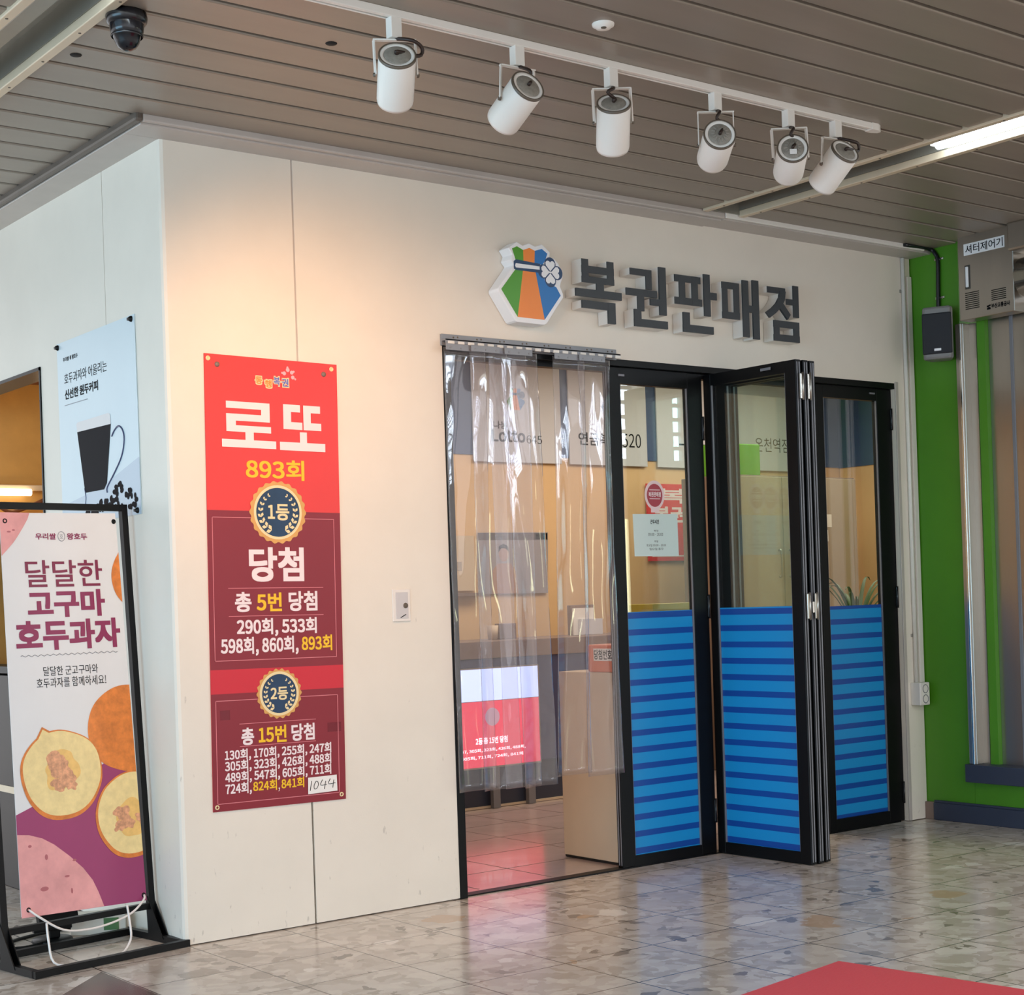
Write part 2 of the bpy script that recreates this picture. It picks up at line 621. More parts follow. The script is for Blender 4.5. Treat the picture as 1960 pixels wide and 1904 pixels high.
# floor
f = MB().box((-9, -12, -0.06), (14, 0.10, 0.0))
f.box((-9, 0.10, -0.06), (0.0, 6, 0.0))
tag(f.build('floor', 'floor'), 'polished grey-beige terrazzo floor of large stone chips in square tiles', 'floor', kind='structure')
f = MB().box((0.0, 0.10, -0.06), (8.2, 3.4, -0.002))
o = f.build('floor', 'floor2')
tag(o, 'plain tiled floor inside the shop beyond the doorway', 'floor', kind='structure')
g = MB()
for x in (1.40, 1.79, 2.34, 2.73, 3.12, 3.5):
    g.box((x - 0.0015, 0.13, -0.002), (x + 0.0015, 3.2, -0.0012))
for y in (0.45, 0.84, 1.23, 1.62, 2.0):
    g.box((1.2, y - 0.0015, -0.002), (4.0, y + 0.0015, -0.0012))
g.build('grout_line', 'trimedge', o)

# front wall
w = MB()
w.prism([(0.016, 0.0), (0.5365, 0.0), (0.5365, 0.12), (0.0, 0.12), (0.0, 0.016), (0.005, 0.005)], 0.004, WH + 0.02)
w.box((0.5445, 0, 0.004), (1.21, 0.12, WH + 0.02))
w.box((1.21, 0, 2.243), (4.035, 0.12, WH + 0.02))
w.box((4.035, 0, 0.004), (4.185, 0.12, WH + 0.02))
wf = w.build('wall_front', 'wall')
tag(wf, 'cream-white shop front wall with sign, banner and doorway', 'wall', kind='structure')
j = MB().box((0.5365, 0.010, 0.004), (0.5445, 0.05, 0.46))
j.build('panel_joint', 'dark', wf)
j = MB().box((0.5365, 0.0025, 0.46), (0.5445, 0.05, WH))
j.build('panel_joint', 'trim', wf)
cb = MB().box((4.035, -0.006, 0.004), (4.058, 0.0, 2.25), 0.002)
cb.build('door_reveal', 'trim', wf)
# left wall
w = MB()
w.box((0.0, 0.12, 0.004), (0.10, 0.5055, WH + 0.02))
w.box((0.0, 0.5095, 0.004), (0.10, 1.184, WH + 0.02))
w.box((0.0, 1.184, 2.235), (0.10, 4.0, WH + 0.02))
wl = w.build('wall_left', 'wall')
tag(wl, 'blue-lit white side wall with coffee poster and serving window', 'wall', kind='structure')
MB().box((0.004, 0.5055, 0.004), (0.05, 0.5095, WH)).build('panel_joint', 'trimedge', wl)
# serving window frame and kitchen
wf1 = MB()
wf1.box((-0.006, 1.184, 2.221), (0.11, 4.0, 2.235)).box((-0.006, 1.184, 0.95), (0.11, 1.196, 2.235)).box((-0.006, 1.184, 0.95), (0.13, 4.0, 0.98))
tag(wf1.build('window_1', 'black'), 'thin dark frame of the serving window at the left edge', 'window', kind='structure')
k = MB()
k.box((0.10, 2.80, 0), (0.98, 2.9, 2.58))
tag(k.build('wall_kitchen', 'wood'), 'golden lit panel wall seen through the serving window', 'wall', kind='structure')
k = MB().box((0.985, 0.3, 0), (1.06, 2.9, 2.58))
tag(k.build('wall_kitchen_right', 'wood'), 'golden right side wall seen through the serving window', 'wall', kind='structure')
k = MB().box((0.10, 0.3, 2.58), (1.0, 2.9, 2.64))
tag(k.build('ceiling', 'wood'), 'kitchen ceiling behind the serving window', 'ceiling', kind='structure')
k = MB().box((0.10, 2.62, 2.40), (0.98, 2.80, 2.58))
tag(k.build('trim_4', 'brown'), 'dark brown board across the top of the golden kitchen wall', 'board', kind='structure')
t = thing('serving_counter', 'dark counter cabinet under the serving window behind the banner stand', 'counter', (0.05, 1.6, 0))
MB().box((0.0, 1.19, 0.0), (0.12, 2.58, 0.94), 0.003).build('front', mat('dark_cabinet', '#2e2724', 0.5, var=0.2), t)
MB().box((-0.004, 1.25, 0.42), (0.0, 2.5, 0.45), 0.001).build('edge_strip', 'lip', t)
t = thing('tube_lamp', 'glowing horizontal tube lamp inside the serving window', 'lamp', (0.3, 2.76, 1.83))
MB().box((0.12, 2.755, 1.845), (0.62, 2.80, 1.875), 0.004).build('housing', 'lip', t)
MB().cyl((0.13, 2.74, 1.835), (0.53, 2.74, 1.835), 0.018).build('tube', mat('kitchen_tube', '#fff3d8', 0.4, emit='#ffe9c4', estr=5), t)
t = thing('shelf_unit', 'golden kitchen shelf unit below the tube lamp', 'shelf', (0.5, 2.7, 0))
MB().box((0.12, 2.50, 1.66), (0.97, 2.80, 1.70)).box((0.12, 2.70, 0.0), (0.97, 2.80, 1.66)).build('shelf', 'wood', t)
MB().tube([(0.2, 2.72, 1.72), (0.33, 2.70, 1.76), (0.42, 2.70, 1.73), (0.6, 2.72, 1.80)], 0.01).build('hose', 'brown', t)
tag(MB().box((0.30, 2.42, 1.50), (0.95, 2.47, 1.66)).build('menu_board', 'maroon2'), 'maroon board showing just above the white sweet potato banner', 'board')

# right wall: green pier
w = MB()
w.box((4.19, -0.295, 0.0), (4.40, 0.12, CZ + 0.02))
w.box((4.19, -1.7, 2.93), (4.40, -0.295, CZ + 0.06))
w.box((4.19, -1.7, 0.0), (4.40, -0.2965, 0.21))
wr = w.build('wall_right', 'green')
tag(wr, 'bright green painted wall beside the shop front', 'wall', kind='structure')
b = MB().box((4.165, -1.7, 0.0), (4.19, -0.055, 0.088), 0.003).box((4.172, -1.7, 0.088), (4.19, -0.055, 0.100), 0.002)
tag(b.build('baseboard_right', 'navy'), 'dark navy skirting along the foot of the green wall', 'skirting', kind='structure')
b = MB().box((4.168, -0.055, 0.0), (4.19, 0.0, 0.09), 0.003)
tag(b.build('baseboard_corner', 'counterb'), 'short brown end piece of skirting in the wall corner', 'skirting', kind='structure')

# mouldings
t1 = MB().box((-0.125, -0.125, WH), (2.70, 0.004, 2.912), 0.002)
o = t1.build('trim_1', 'trim')
tag(o, 'grey moulding between front wall and ceiling', 'moulding', kind='structure')
MB().box((-0.126, -0.150, 2.896), (2.70, -0.1255, 2.925), 0.006).build('edge_strip', 'trim', o)
t1 = MB().box((2.702, -0.135, WH + 0.004), (4.19, 0.004, 2.914), 0.002)
o = t1.build('trim_2', 'trim')
tag(o, 'duller right-hand length of moulding towards the green wall', 'moulding', kind='structure')
MB().box((2.702, -0.152, 2.900), (4.12, -0.1355, 2.927), 0.004).build('edge_strip', 'white', o)
t1 = MB().box((-0.125, 0.0045, WH), (0.004, 4.0, 2.912), 0.002)
o = t1.build('trim_3', 'trim')
tag(o, 'grey moulding above the left side wall', 'moulding', kind='structure')
MB().box((-0.156, -0.153, 2.893), (-0.1255, 4.0, 2.930), 0.010).build('edge_strip', 'trimedge', o)

# ceiling: long metal strips running along the shop front
c = MB()
segs = [(-7.0, -0.845), (-0.605, 2.555), (2.81, 8.5)]
for k in range(-22, 20):
    y0 = 0.059 + 0.18 * k
    for (xa, xb) in segs:
        if y0 > -0.13 and xa > -0.7:
            continue
        if y0 > -0.13 and xa < -0.7:
            xb = min(xb, -0.845)
        c.box((xa, y0 + 0.010, CZ), (xb, y0 + 0.18 - 0.010, CZ + 0.022), 0.005)
for k in range(1, 20):   # strips over the passage left of the side wall
    y0 = 0.059 + 0.18 * (k - 1)
    c.box((-0.605, y0 + 0.010, CZ), (-0.150, y0 + 0.18 - 0.010, CZ + 0.022), 0.005)
y0 = 0.059 - 0.18
c.box((-0.605, y0 + 0.010, CZ), (-0.150, y0 + 0.18 - 0.010, CZ + 0.022), 0.005)
ce = c.build('ceiling', 'ceil')
tag(ce, 'grey-brown metal strip ceiling over the concourse', 'ceiling', kind='structure')
v = MB()
for xa, xb in ((-7.0, -0.845), (-0.605, 2.555), (2.81, 8.5)):
    v.box((xa, -3.95, CZ + 0.028), (xb, 4.0, CZ + 0.05))
v.box((-7, -3.95, 3.1), (8.5, 4, 3.14))
v.build('void_panel', 'dark', ce)


def channel(x0, x1, y0, y1, ta, tb, label, wide):
    t = thing('light_channel', label, 'light channel', ((x0 + x1) / 2, y1, CZ), 'recessed light channels')
    m = MB()
    m.box((x0 - 0.028, y0, CZ - 0.010), (x0 + 0.004, y1, CZ + 0.020), 0.003)
    m.box((x1 - 0.004, y0, CZ - 0.010), (x1 + 0.028, y1, CZ + 0.020), 0.003)
    m.build('rim', 'lip', t)
    h = MB()
    h.box((x0, y0, CZ + 0.02), (x0 + 0.006, y1, CZ + 0.10))
    h.box((x1 - 0.006, y0, CZ + 0.02), (x1, y1, CZ + 0.10))
    h.box((x0, y0, CZ + 0.10), (x1, y1, CZ + 0.108))
    h.box((x0, y1 - 0.006, CZ), (x1, y1, CZ + 0.10))
    xm = (x0 + x1) / 2
    h.box((xm - 0.03, y0, CZ + 0.055), (xm + 0.03, y1, CZ + 0.10), 0.004)
    h.build('trough', 'trough', t)
    for i in range(8):
        y = min(y1, 0.2) - 0.12 - 0.29 * i
        for x in (x0 - 0.014, x1 + 0.014):
            MB().lathe((x, y, CZ - 0.010), (0, 0, -1), [(0, 0.005), (0.0015, 0.004), (0.002, 0)], 8).build('screw', 'lampring', t)
    rf = MB()
    for sx in (-1, 1):
        rf.prism([(xm + sx * (wide + 0.040), ta + 0.03), (xm + sx * 0.012, ta + 0.03), (xm + sx * 0.012, tb), (xm + sx * (wide + 0.040), tb)], CZ + 0.062, CZ + 0.066)
    rf.build('reflector', 'white', t)
    for sx in (-1, 1):
        MB().cyl((xm + sx * wide, ta, CZ + 0.035), (xm + sx * wide, tb, CZ + 0.035), 0.024).build('fluorescent_tube', 'tube', t)
        e = MB()
        e.box((xm + sx * wide - 0.012, ta, CZ + 0.03), (xm + sx * wide + 0.012, ta + 0.03, CZ + 0.10), 0.003)
        e.build('lamp_holder', 'white', t)
    return t


channel(2.58, 2.785, -3.95, -0.155, -1.30, -3.6, 'recessed ceiling channel on the right with lit twin fluorescent tubes', 0.05)
channel(-0.82, -0.63, -3.95, 3.9, -1.12, -3.6, 'recessed ceiling channel at the top left corner of the view', 0.045)

# door frame around the opening
d = MB()
d.box((1.21, 0.0, 2.213), (4.035, 0.09, 2.243), 0.002)
d.box((1.21, -0.004, 0.0), (1.247, 0.09, 2.213), 0.002)
d.box((4.004, 0.062, 0.0), (4.035, 0.09, 2.213), 0.002)
d.box((1.247, 0.02, -0.001), (4.0, 0.075, 0.006), 0.001)
d.box((1.21, 0.03, 2.19), (4.03, 0.07, 2.213))
o = d.build('door_1', 'frame')
tag(o, 'black metal door frame around the wide shop opening', 'door frame', kind='structure')

# shop interior shell
s = MB()
s.box((1.06, 3.20, 0), (8.0, 3.30, 2.165))
sb = s.build('wall_back', 'beige')
tag(sb, 'warm beige back wall inside the lottery shop', 'wall', kind='structure')
MB().box((1.06, 3.19, 2.165), (8.0, 3.30, 2.86)).build('wall_band', 'shopnavy', sb)
s = MB().box((1.06, 0.12, 0), (1.12, 3.2, 2.86))
tag(s.build('wall_shop_left', 'beige'), 'left side wall inside the lottery shop', 'wall', kind='structure')
s = MB().box((7.30, 0.2, 0), (7.38, 3.19, 2.16))
sr = s.build('wall_shop_right', 'beige')
tag(sr, 'beige right side wall inside the lottery shop', 'wall', kind='structure')
MB().box((7.29, 0.2, 2.16), (7.38, 3.19, 2.86)).build('wall_band', 'shopnavy', sr)
s = MB().box((4.19, 0.12, 0), (7.38, 0.2, 2.86))
tag(s.build('wall_shop_front', 'beige'), 'inner face of the wall behind the green wall', 'wall', kind='structure')
s = MB().box((1.06, 0.12, 2.86), (8.0, 3.3, 2.90))
tag(s.build('ceiling', 'white'), 'white ceiling inside the lottery shop', 'ceiling', kind='structure')

# far hall behind the viewer with its gridded windows
h = MB()
h.box((5, -10.2, 0), (18, -10, 0.95)).box((5, -10.2, 0.95), (10.3, -10, 2.95)).box((11.36, -10.2, 0.95), (18, -10, 2.95)).box((10.3, -10.2, 2.2), (11.36, -10, 2.95)).box((5, -10.2, 4.1), (18, -10, 5.6))
for x in (5.0, 7.4, 11.36, 14.6, 17.7):
    h.box((x, -10.25, 0), (x + 0.62, -9.95, 5.4))
tag(h.build('wall_hall', 'concrete'), 'far concourse wall with high gridded windows, seen only as reflections', 'wall', kind='structure')
g = MB()
for i in range(30):
    x = 7.9 + i * 0.29
    g.box((x - 0.025, -10.12, 2.95), (x + 0.025, -10.06, 4.1))
for i in range(7):
    z = 2.95 + i * 0.19
    g.box((7.9, -10.12, z - 0.024), (16.6, -10.06, z + 0.024))
wg = g.build('window_2', 'gasket')
tag(wg, 'high gridded window of the far concourse wall, bright with outdoor light', 'window', kind='structure')
MB().box((8.0, -10.20, 2.95), (16.5, -10.14, 4.1)).build('window_pane', mat('bright_window', '#eaf4ff', 0.4, emit='#e6f3ff', estr=17.0), wg)
MB().box((10.3, -10.24, 0.95), (11.36, -10.14, 2.2)).build('window_pane', mat('garden_window', '#e8efc0', 0.4, emit='#eef2c8', estr=7.0), wg)

# ================================================================ CEILING THINGS
t = thing('light_track', 'long white ceiling track that carries the six spotlights', 'light track', (0, -1.41, CZ))
MB().box((-0.56, -1.427, 2.897), (2.185, -1.409, CZ), 0.002).box((-0.56, -1.400, 2.897), (2.185, -1.393, CZ), 0.0015).build('rail', 'white', t)
MB().box((-0.56, -1.409, 2.905), (2.185, -1.400, CZ)).build('groove', 'dark', t)
MB().prism([(2.18, -1.429), (2.215, -1.429), (2.238, -1.418), (2.238, -1.402), (2.215, -1.391), (2.18, -1.391)], 2.895, CZ).build('end_cap', 'white', t)

SPOTS = [((0.082, -1.41, 2.723), (0.409, 0.729, -0.548), 0.080), ((0.518, -1.41, 2.721), (0.074, 0.907, -0.416), 0.532),
         ((0.917, -1.41, 2.715), (0.455, 0.585, -0.671), 0.914), ((1.38, -1.41, 2.715), (0.552, 0.795, -0.251), 1.383),
         ((1.749, -1.41, 2.721), (0.629, 0.726, -0.278), 1.745), ((1.975, -1.41, 2.727), (0.142, 0.838, -0.527), 1.995)]
SPOT_LABEL = ['lit white track spotlight nearest the dome camera, leftmost of six', 'white track spotlight tilted to the left, second from the dome camera',
              'upright white track spotlight, third from the dome camera', 'white track spotlight showing a ribbed round back, fourth from the dome camera',
              'white track spotlight with a pale sticker on its back cap, fifth along the track', 'strongly tilted white track spotlight at the end of the track']
loops = [((0.03, 0, -0.004), (0.062, 0, -0.02), (0.05, 0, -0.045)), ((0.008, 0, -0.015), (0.01, 0, -0.03), (0.012, 0, -0.045)),
         ((-0.035, 0, -0.012), (-0.06, 0, -0.028), (-0.03, 0, -0.044)), ((-0.03, 0, -0.01), (-0.045, 0, -0.035), (-0.01, 0, -0.05)),
         ((-0.03, 0, -0.01), (-0.045, 0, -0.035), (-0.01, 0, -0.05)), ((0.03, 0, -0.008), (0.062, 0, -0.014), (0.06, 0, -0.04))]
for i, (c, a, ax) in enumerate(SPOTS):
    c, a = Vector(c), Vector(a).normalized()
    t = thing('track_spotlight', SPOT_LABEL[i], 'spotlight', (ax, -1.41, 2.897), 'white spotlights on the ceiling track')
    MB().box((ax - 0.019, -1.425, 2.838), (ax + 0.019, -1.395, 2.899), 0.003).build('adapter', 'white', t)
    L, r = 0.165, 0.0545
    p0 = c - a * L / 2
    b = MB().lathe(p0, a, [(0.006, r - 0.016), (0.0, r - 0.014), (0.0, r - 0.003), (0.004, r), (L - 0.01, r), (L, r - 0.002), (L, r - 0.006), (L - 0.02, r - 0.008), (L - 0.07, 0.03), (L - 0.08, 0)], 36)
    body = b.build('body', 'white', t)
    MB().lathe(p0, a, [(0.007, r + 0.0008), (-0.0012, r + 0.0004), (-0.0016, r - 0.004), (0.002, r - 0.0045)], 36).build('back_ring', 'lampring', body)
    capm = MB().lathe(p0, a, [(0.008, r - 0.014), (0.001, r - 0.015), (-0.001, r - 0.018), (-0.004, 0.015), (-0.004, 0)], 36)
    s = a.cross(Vector((0, 0, 1))).normalized()
    u = s.cross(a)
    if i in (3, 4):
        for q in range(14):
            th = 2 * pi * q / 14
            d = s * cos(th) + u * sin(th)
            capm.bar(p0 + d * 0.018 - a * 0.006, p0 + d * 0.031 - a * 0.002, 0.0025, 0.004)
    capm.build('back_cap', 'lampcap', body)
    if i == 4:
        old = frame_xf(p0 - a * 0.0072 - u * 0.018, s, u)
        MB(old).rect(-0.012, -0.010, 0.012, 0.010).build('sticker', 'whitep', body)
    if i == 0:
        MB().lathe(p0 + a * (L - 0.062), a, [(0, 0), (0, 0.02), (0.02, 0.028), (0.03, 0.02), (0.034, 0)], 20).build('bulb', 'bulb', body)
    piv = c - a * 0.012
    y_ = MB()
    top = Vector((ax, -1.41, 2.834))
    for sg in (-1, 1):
        pa = piv + s * sg * (r + 0.006)
        pb = Vector((top.x + s.x * sg * (r + 0.006), top.y + s.y * sg * (r + 0.006), top.z))
        y_.bar(pa, pb, 0.004, 0.016)
    y_.bar(top - s * (r + 0.008), top + s * (r + 0.008), 0.016, 0.004)
    y_.build('yoke', 'white', t)
    for sg in (-1, 1):
        MB().lathe(piv + s * sg * (r + 0.006), s * sg, [(0, 0.007), (0.006, 0.006), (0.008, 0)], 12).build('pivot_screw', 'lampring', t)
    q = loops[i]
    MB().tube([top + Vector((0.002, -0.004, 0.004))] + [top + Vector((v[0], v[1] - 0.05, v[2] - 0.006)) for v in q] + [p0 - a * 0.012, p0 - a * 0.002], 0.0056, 8).build('cable', mat('brown_cable', '#2c1d16', 0.5) if i == 0 else bpy.data.materials['brown_cable'], t)
light('spotlight_beam', 'SPOT', (0.145, -1.29, 2.63), 80, (1.0, 0.50, 0.20), (0.68, 0.0, 1.52), spot_size=radians(104), spot_blend=1.0, shadow_soft_size=0.03)

t = thing('dome_camera', 'black dome security camera hanging from the ceiling', 'camera', (-0.556, -0.985, CZ))
MB().lathe((-0.556, -0.985, CZ), (0, 0, -1), [(0, 0), (0, 0.057), (0.014, 0.060), (0.026, 0.058), (0.034, 0.052), (0.036, 0)], 32).build('base', 'blackp', t)
MB().lathe((-0.556, -0.985, CZ - 0.032), (0, 0, -1), [(0, 0.050), (0.02, 0.0475), (0.034, 0.044), (0.036, 0.040), (0.055, 0.034), (0.068, 0.025), (0.076, 0.012), (0.078, 0)], 32).build('dome', mat('dome_plastic', '#0a0e16', 0.12), t)
MB().lathe((-0.556, -0.985, CZ - 0.064), (0, 0, -1), [(0, 0.0455), (0.003, 0.0465), (0.006, 0.0445)], 32).build('ring', 'blackp', t)
t = thing('smoke_detector', 'flat white round detector on the ceiling behind the track', 'detector', (0.67, -1.657, CZ))
MB().lathe((0.67, -1.657, CZ), (0, 0, -1), [(0, 0.034), (0.006, 0.033), (0.010, 0.024), (0.014, 0.022), (0.016, 0.0)], 28).build('body', 'white', t)
MB().lathe((0.663, -1.667, CZ - 0.0145), (0, 0, -1), [(0, 0.009), (0.002, 0.008), (0.0025, 0)], 12).build('sensor', 'lampring', t)
for (x, y), lb in (((0.067, -1.084), 'small dark round fitting in the ceiling left of the first spotlight'), ((-0.543, -0.583), 'small dark round fitting in the ceiling below the dome camera')):
    tag(MB().lathe((x, y, CZ + 0.001), (0, 0, -1), [(0, 0.019), (0.003, 0.017), (0.0035, 0)], 18).build('ceiling_fitting', 'dark'), lb, 'fitting', 'dark round ceiling fittings')

# ================================================================ SHOP SIGN
X = frame_xf((0, -0.07, 0), (1, 0, 0), (0, 0, 1))
t = thing('wall_emblem', 'colourful money bag emblem with four-leaf clover above the doorway', 'sign', (1.62, 0, 2.36))
out = [(1.452, 2.478), (1.538, 2.583), (1.520, 2.602), (1.530, 2.625), (1.512, 2.650), (1.556, 2.680), (1.587, 2.668), (1.622, 2.681), (1.655, 2.671), (1.690, 2.684),
       (1.732, 2.655), (1.728, 2.630), (1.752, 2.632), (1.776, 2.612), (1.790, 2.582), (1.798, 2.555), (1.786, 2.530), (1.782, 2.514), (1.797, 2.486), (1.797, 2.470), (1.703, 2.352), (1.690, 2.346), (1.546, 2.347), (1.536, 2.352), (1.452, 2.466)]
MB(X).prism(out, -0.068, 0.0).build('body', 'emwhite', t, bevel=0.003)
MB(X).poly([(1.467, 2.476), (1.549, 2.570), (1.584, 2.566), (1.548, 2.368)], 0.0008).poly([(1.530, 2.649), (1.556, 2.661), (1.588, 2.649), (1.588, 2.598), (1.549, 2.598)], 0.0008).build('green_panel', 'bgreen', t)
MB(X).poly([(1.548, 2.368), (1.584, 2.566), (1.650, 2.566), (1.691, 2.367)], 0.0008).poly([(1.588, 2.649), (1.622, 2.661), (1.650, 2.652), (1.646, 2.598), (1.588, 2.598)], 0.0008).build('orange_panel', 'borange', t)
MB(X).poly([(1.691, 2.367), (1.650, 2.566), (1.69, 2.562), (1.70, 2.53), (1.76, 2.51), (1.782, 2.477)], 0.0008).poly([(1.650, 2.652), (1.688, 2.664), (1.717, 2.647), (1.705, 2.62), (1.69, 2.598), (1.646, 2.598)], 0.0008).build('blue_panel', 'bblue', t)
n_ = MB(X).poly([(1.536, 2.566), (1.536, 2.598), (1.548, 2.606), (1.676, 2.600), (1.676, 2.562), (1.548, 2.562)], 0.0014)
cx, cz = 1.729, 2.570
for ang in (45, 135, 225, 315):
    n_.disc(cx + 0.0 + 0.036 * cos(radians(ang + 45)), cz + 0.033 * sin(radians(ang + 45)), 0.030, 0.0014 + ang * 0.0000005, 24)
n_.build('navy_outline', 'bnavy', t)
w_ = MB(X).poly([(1.546, 2.572), (1.542, 2.580), (1.546, 2.590), (1.672, 2.589), (1.672, 2.575)], 0.002)
for q in range(4):
    th = radians(90 * q)
    def R2(u, v):
        return (cx + u * cos(th) - v * sin(th), cz + u * sin(th) + v * cos(th))
    w_.poly([R2(*p) for p in ((0.004, 0), (0.028, 0.024), (0.040, 0.025), (0.048, 0.016), (0.047, 0.006), (0.041, 0), (0.047, -0.006), (0.048, -0.016), (0.040, -0.025), (0.028, -0.024))], 0.002)
w_.build('clover', 'emwhite', t)

T = 0.030
LET = [
 ('복', [(1.905, 2.548, 1.942, 2.648), (2.048, 2.548, 2.085, 2.648), (1.905, 2.590, 2.085, 2.619), (1.905, 2.548, 2.085, 2.573), (1.985, 2.512, 2.024, 2.552), (1.867, 2.487, 2.124, 2.517), (1.901, 2.439, 2.085, 2.468), (2.048, 2.382, 2.085, 2.468)], [], 'charcoal Korean sign letter right beside the money bag emblem'),
 ('권', [(2.180, 2.607, 2.307, 2.636), (2.272, 2.550, 2.307, 2.636), (2.154, 2.516, 2.336, 2.546), (2.220, 2.452, 2.257, 2.52), (2.296, 2.483, 2.36, 2.509), (2.352, 2.444, 2.390, 2.654), (2.200, 2.384, 2.236, 2.455), (2.200, 2.384, 2.393, 2.413)], [], 'charcoal Korean sign letter, second after the money bag emblem'),
 ('판', [(2.446, 2.603, 2.608, 2.634), (2.445, 2.502, 2.613, 2.533), (2.474, 2.503, 2.509, 2.633), (2.553, 2.503, 2.588, 2.633), (2.628, 2.462, 2.665, 2.650), (2.66, 2.540, 2.706, 2.569), (2.494, 2.382, 2.530, 2.466), (2.494, 2.382, 2.678, 2.411)], [], 'charcoal Korean sign letter in the middle of the five'),
 ('매', [(2.744, 2.462, 2.779, 2.629), (2.819, 2.462, 2.854, 2.629), (2.744, 2.600, 2.854, 2.629), (2.744, 2.462, 2.854, 2.491), (2.877, 2.386, 2.914, 2.647), (2.91, 2.503, 2.948, 2.532), (2.944, 2.381, 2.981, 2.652)], [], 'charcoal Korean sign letter, fourth after the emblem, with two tall bars'),
 ('점', [(3.044, 2.607, 3.167, 2.636), (3.172, 2.560, 3.226, 2.587), (3.220, 2.503, 3.257, 2.653), (3.083, 2.385, 3.118, 2.478), (3.219, 2.385, 3.254, 2.478), (3.083, 2.450, 3.254, 2.478), (3.083, 2.385, 3.254, 2.412)],
  [[(3.128, 2.620), (3.167, 2.620), (3.160, 2.580), (3.135, 2.545), (3.098, 2.515), (3.055, 2.488), (3.030, 2.512), (3.070, 2.536), (3.100, 2.560), (3.122, 2.590)], [(3.102, 2.560), (3.130, 2.580), (3.196, 2.512), (3.176, 2.488)]], 'charcoal Korean sign letter farthest from the emblem, nearest the green wall')]
for ch, rects, polys, lb in LET:
    x0 = min(r[0] for r in rects)
    t = thing('sign_letter', lb, 'sign letter', (x0, 0, 2.385), 'raised letters of the shop sign')
    bm_, fm = MB(X), MB(X)
    for k, (u0, v0, u1, v1) in enumerate(rects):
        e = 0.00035 * k
        q = [(u0 - e, v0 - e), (u1 + e, v0 - e), (u1 + e, v1 + e), (u0 - e, v1 + e)]
        bm_.prism(q, -0.069 + e, -0.0042 - e)
        fm.prism(q, -0.004 - e, 0.0 + e)
    for k, p in enumerate(polys):
        bm_.prism(p, -0.0675 + 0.0004 * k, -0.0080 - 0.0004 * k)
        fm.prism(p, -0.0078 - 0.0004 * k, 0.0032 + 0.0003 * k)
    bm_.build('return', 'return', t)
    fm.build('face', 'letter', t)

# ================================================================ RED LOTTERY BANNER
B = frame_xf((0.149, -0.004, 2.133), (0.9999, 0, -0.0134), (-0.0134, 0, -0.9999))
t = thing('wall_banner', 'tall red and maroon lottery winners banner on the front wall', 'banner', (0.42, 0, 0.46))
sh = MB(B)
NX, NY = 6, 20
gr = [[sh.v((0.56 * i / NX, 1.666 * jn / NY, 0.0)) for i in range(NX + 1)] for jn in range(NY + 1)]
for jn in range(NY):
    for i in range(NX):
        sh.face([gr[jn][i], gr[jn][i + 1], gr[jn + 1][i + 1], gr[jn + 1][i]])
sh.box((0.0, 0.0, -0.0025), (0.56, 1.666, -0.0005))
sh.build('sheet', 'red', t)
g = MB(B).rect(0.0, 0.57, 0.56, 1.152, 0.0006).rect(0.0, 1.240, 0.56, 1.666, 0.0006)
g.build('maroon_field', 'maroon', t)
MB(B).rect(0.0, 1.152, 0.56, 1.240, 0.0007).build('red_band', 'redband', t)
ln = MB(B).outline(0.018, 0.594, 0.533, 1.121, 0.0025, 0.001).outline(0.017, 1.264, 0.533, 1.640, 0.0025, 0.001)
for v, a_, b_ in ((0.855, 0.078, 0.479), (0.958, 0.078, 0.478), (1.353, 0.112, 0.435), (1.4355, 0.112, 0.433)):
    ln.rect(a_, v - 0.001, b_, v + 0.001, 0.001)
ln.build('rule_line', 'pink', t)
wt = MB(B)
def nrect(m, bx, x0, y0, x1, y1, n):
    u0, v0, u1, v1 = bx
    m.rect(u0 + x0 * (u1 - u0), v0 + y0 * (v1 - v0), u0 + x1 * (u1 - u0), v0 + y1 * (v1 - v0), n)
bx = (0.065, 0.168, 0.289, 0.337)
for i, q in enumerate(((.085, 0, .89, .15), (.73, 0, .89, .42), (.085, .27, .89, .42), (.085, .27, .26, .66), (.085, .52, .91, .66), (.43, .64, .585, .84), (0, .83, 1, 1))):
    nrect(wt, bx, *q, 0.0012 + i * 0.00005)
bx = (0.305, 0.166, 0.501, 0.339)
for i, q in enumerate(((.085, 0, .455, .16), (.085, 0, .255, .54), (.085, .38, .50, .54), (.525, 0, .90, .16), (.525, 0, .69, .54), (.525, .38, .92, .54), (.44, .59, .595, .85), (0, .82, 1, 1))):
    nrect(wt, bx, *q, 0.0012 + i * 0.00005)
wt.build('heading_lettering', 'prwhite', t)
for a in (('당첨', 0.165, 0.703, 0.397, 0.832, 0.0012, 0.035), ('총', 0.104, 0.869, 0.172, 0.943, 0.0012, 0.032), ('당첨', 0.328, 0.868, 0.452, 0.943, 0.0012, 0.032),
          ('290회, 533회', 0.110, 0.967, 0.447, 1.035, 0.0012, 0.028), ('598회, 860회,', 0.043, 1.035, 0.366, 1.105, 0.0012, 0.028),
          ('총', 0.119, 1.368, 0.171, 1.432, 0.0012, 0.032), ('당첨', 0.328, 1.366, 0.428, 1.430, 0.0012, 0.032),
          ('130회, 170회, 255회, 247회', 0.050, 1.444, 0.499, 1.488, 0.0012, 0.026), ('305회, 323회, 426회, 488회', 0.050, 1.484, 0.498, 1.529, 0.0012, 0.026),
          ('489회, 547회, 605회, 711회', 0.050, 1.525, 0.497, 1.570, 0.0012, 0.026), ('724회,', 0.050, 1.566, 0.157, 1.613, 0.0012, 0.026), (',', 0.268, 1.598, 0.274, 1.613, 0.0012, 0.01)):
    MB(B).text(*a).build('white_lettering', 'prwhite', t)
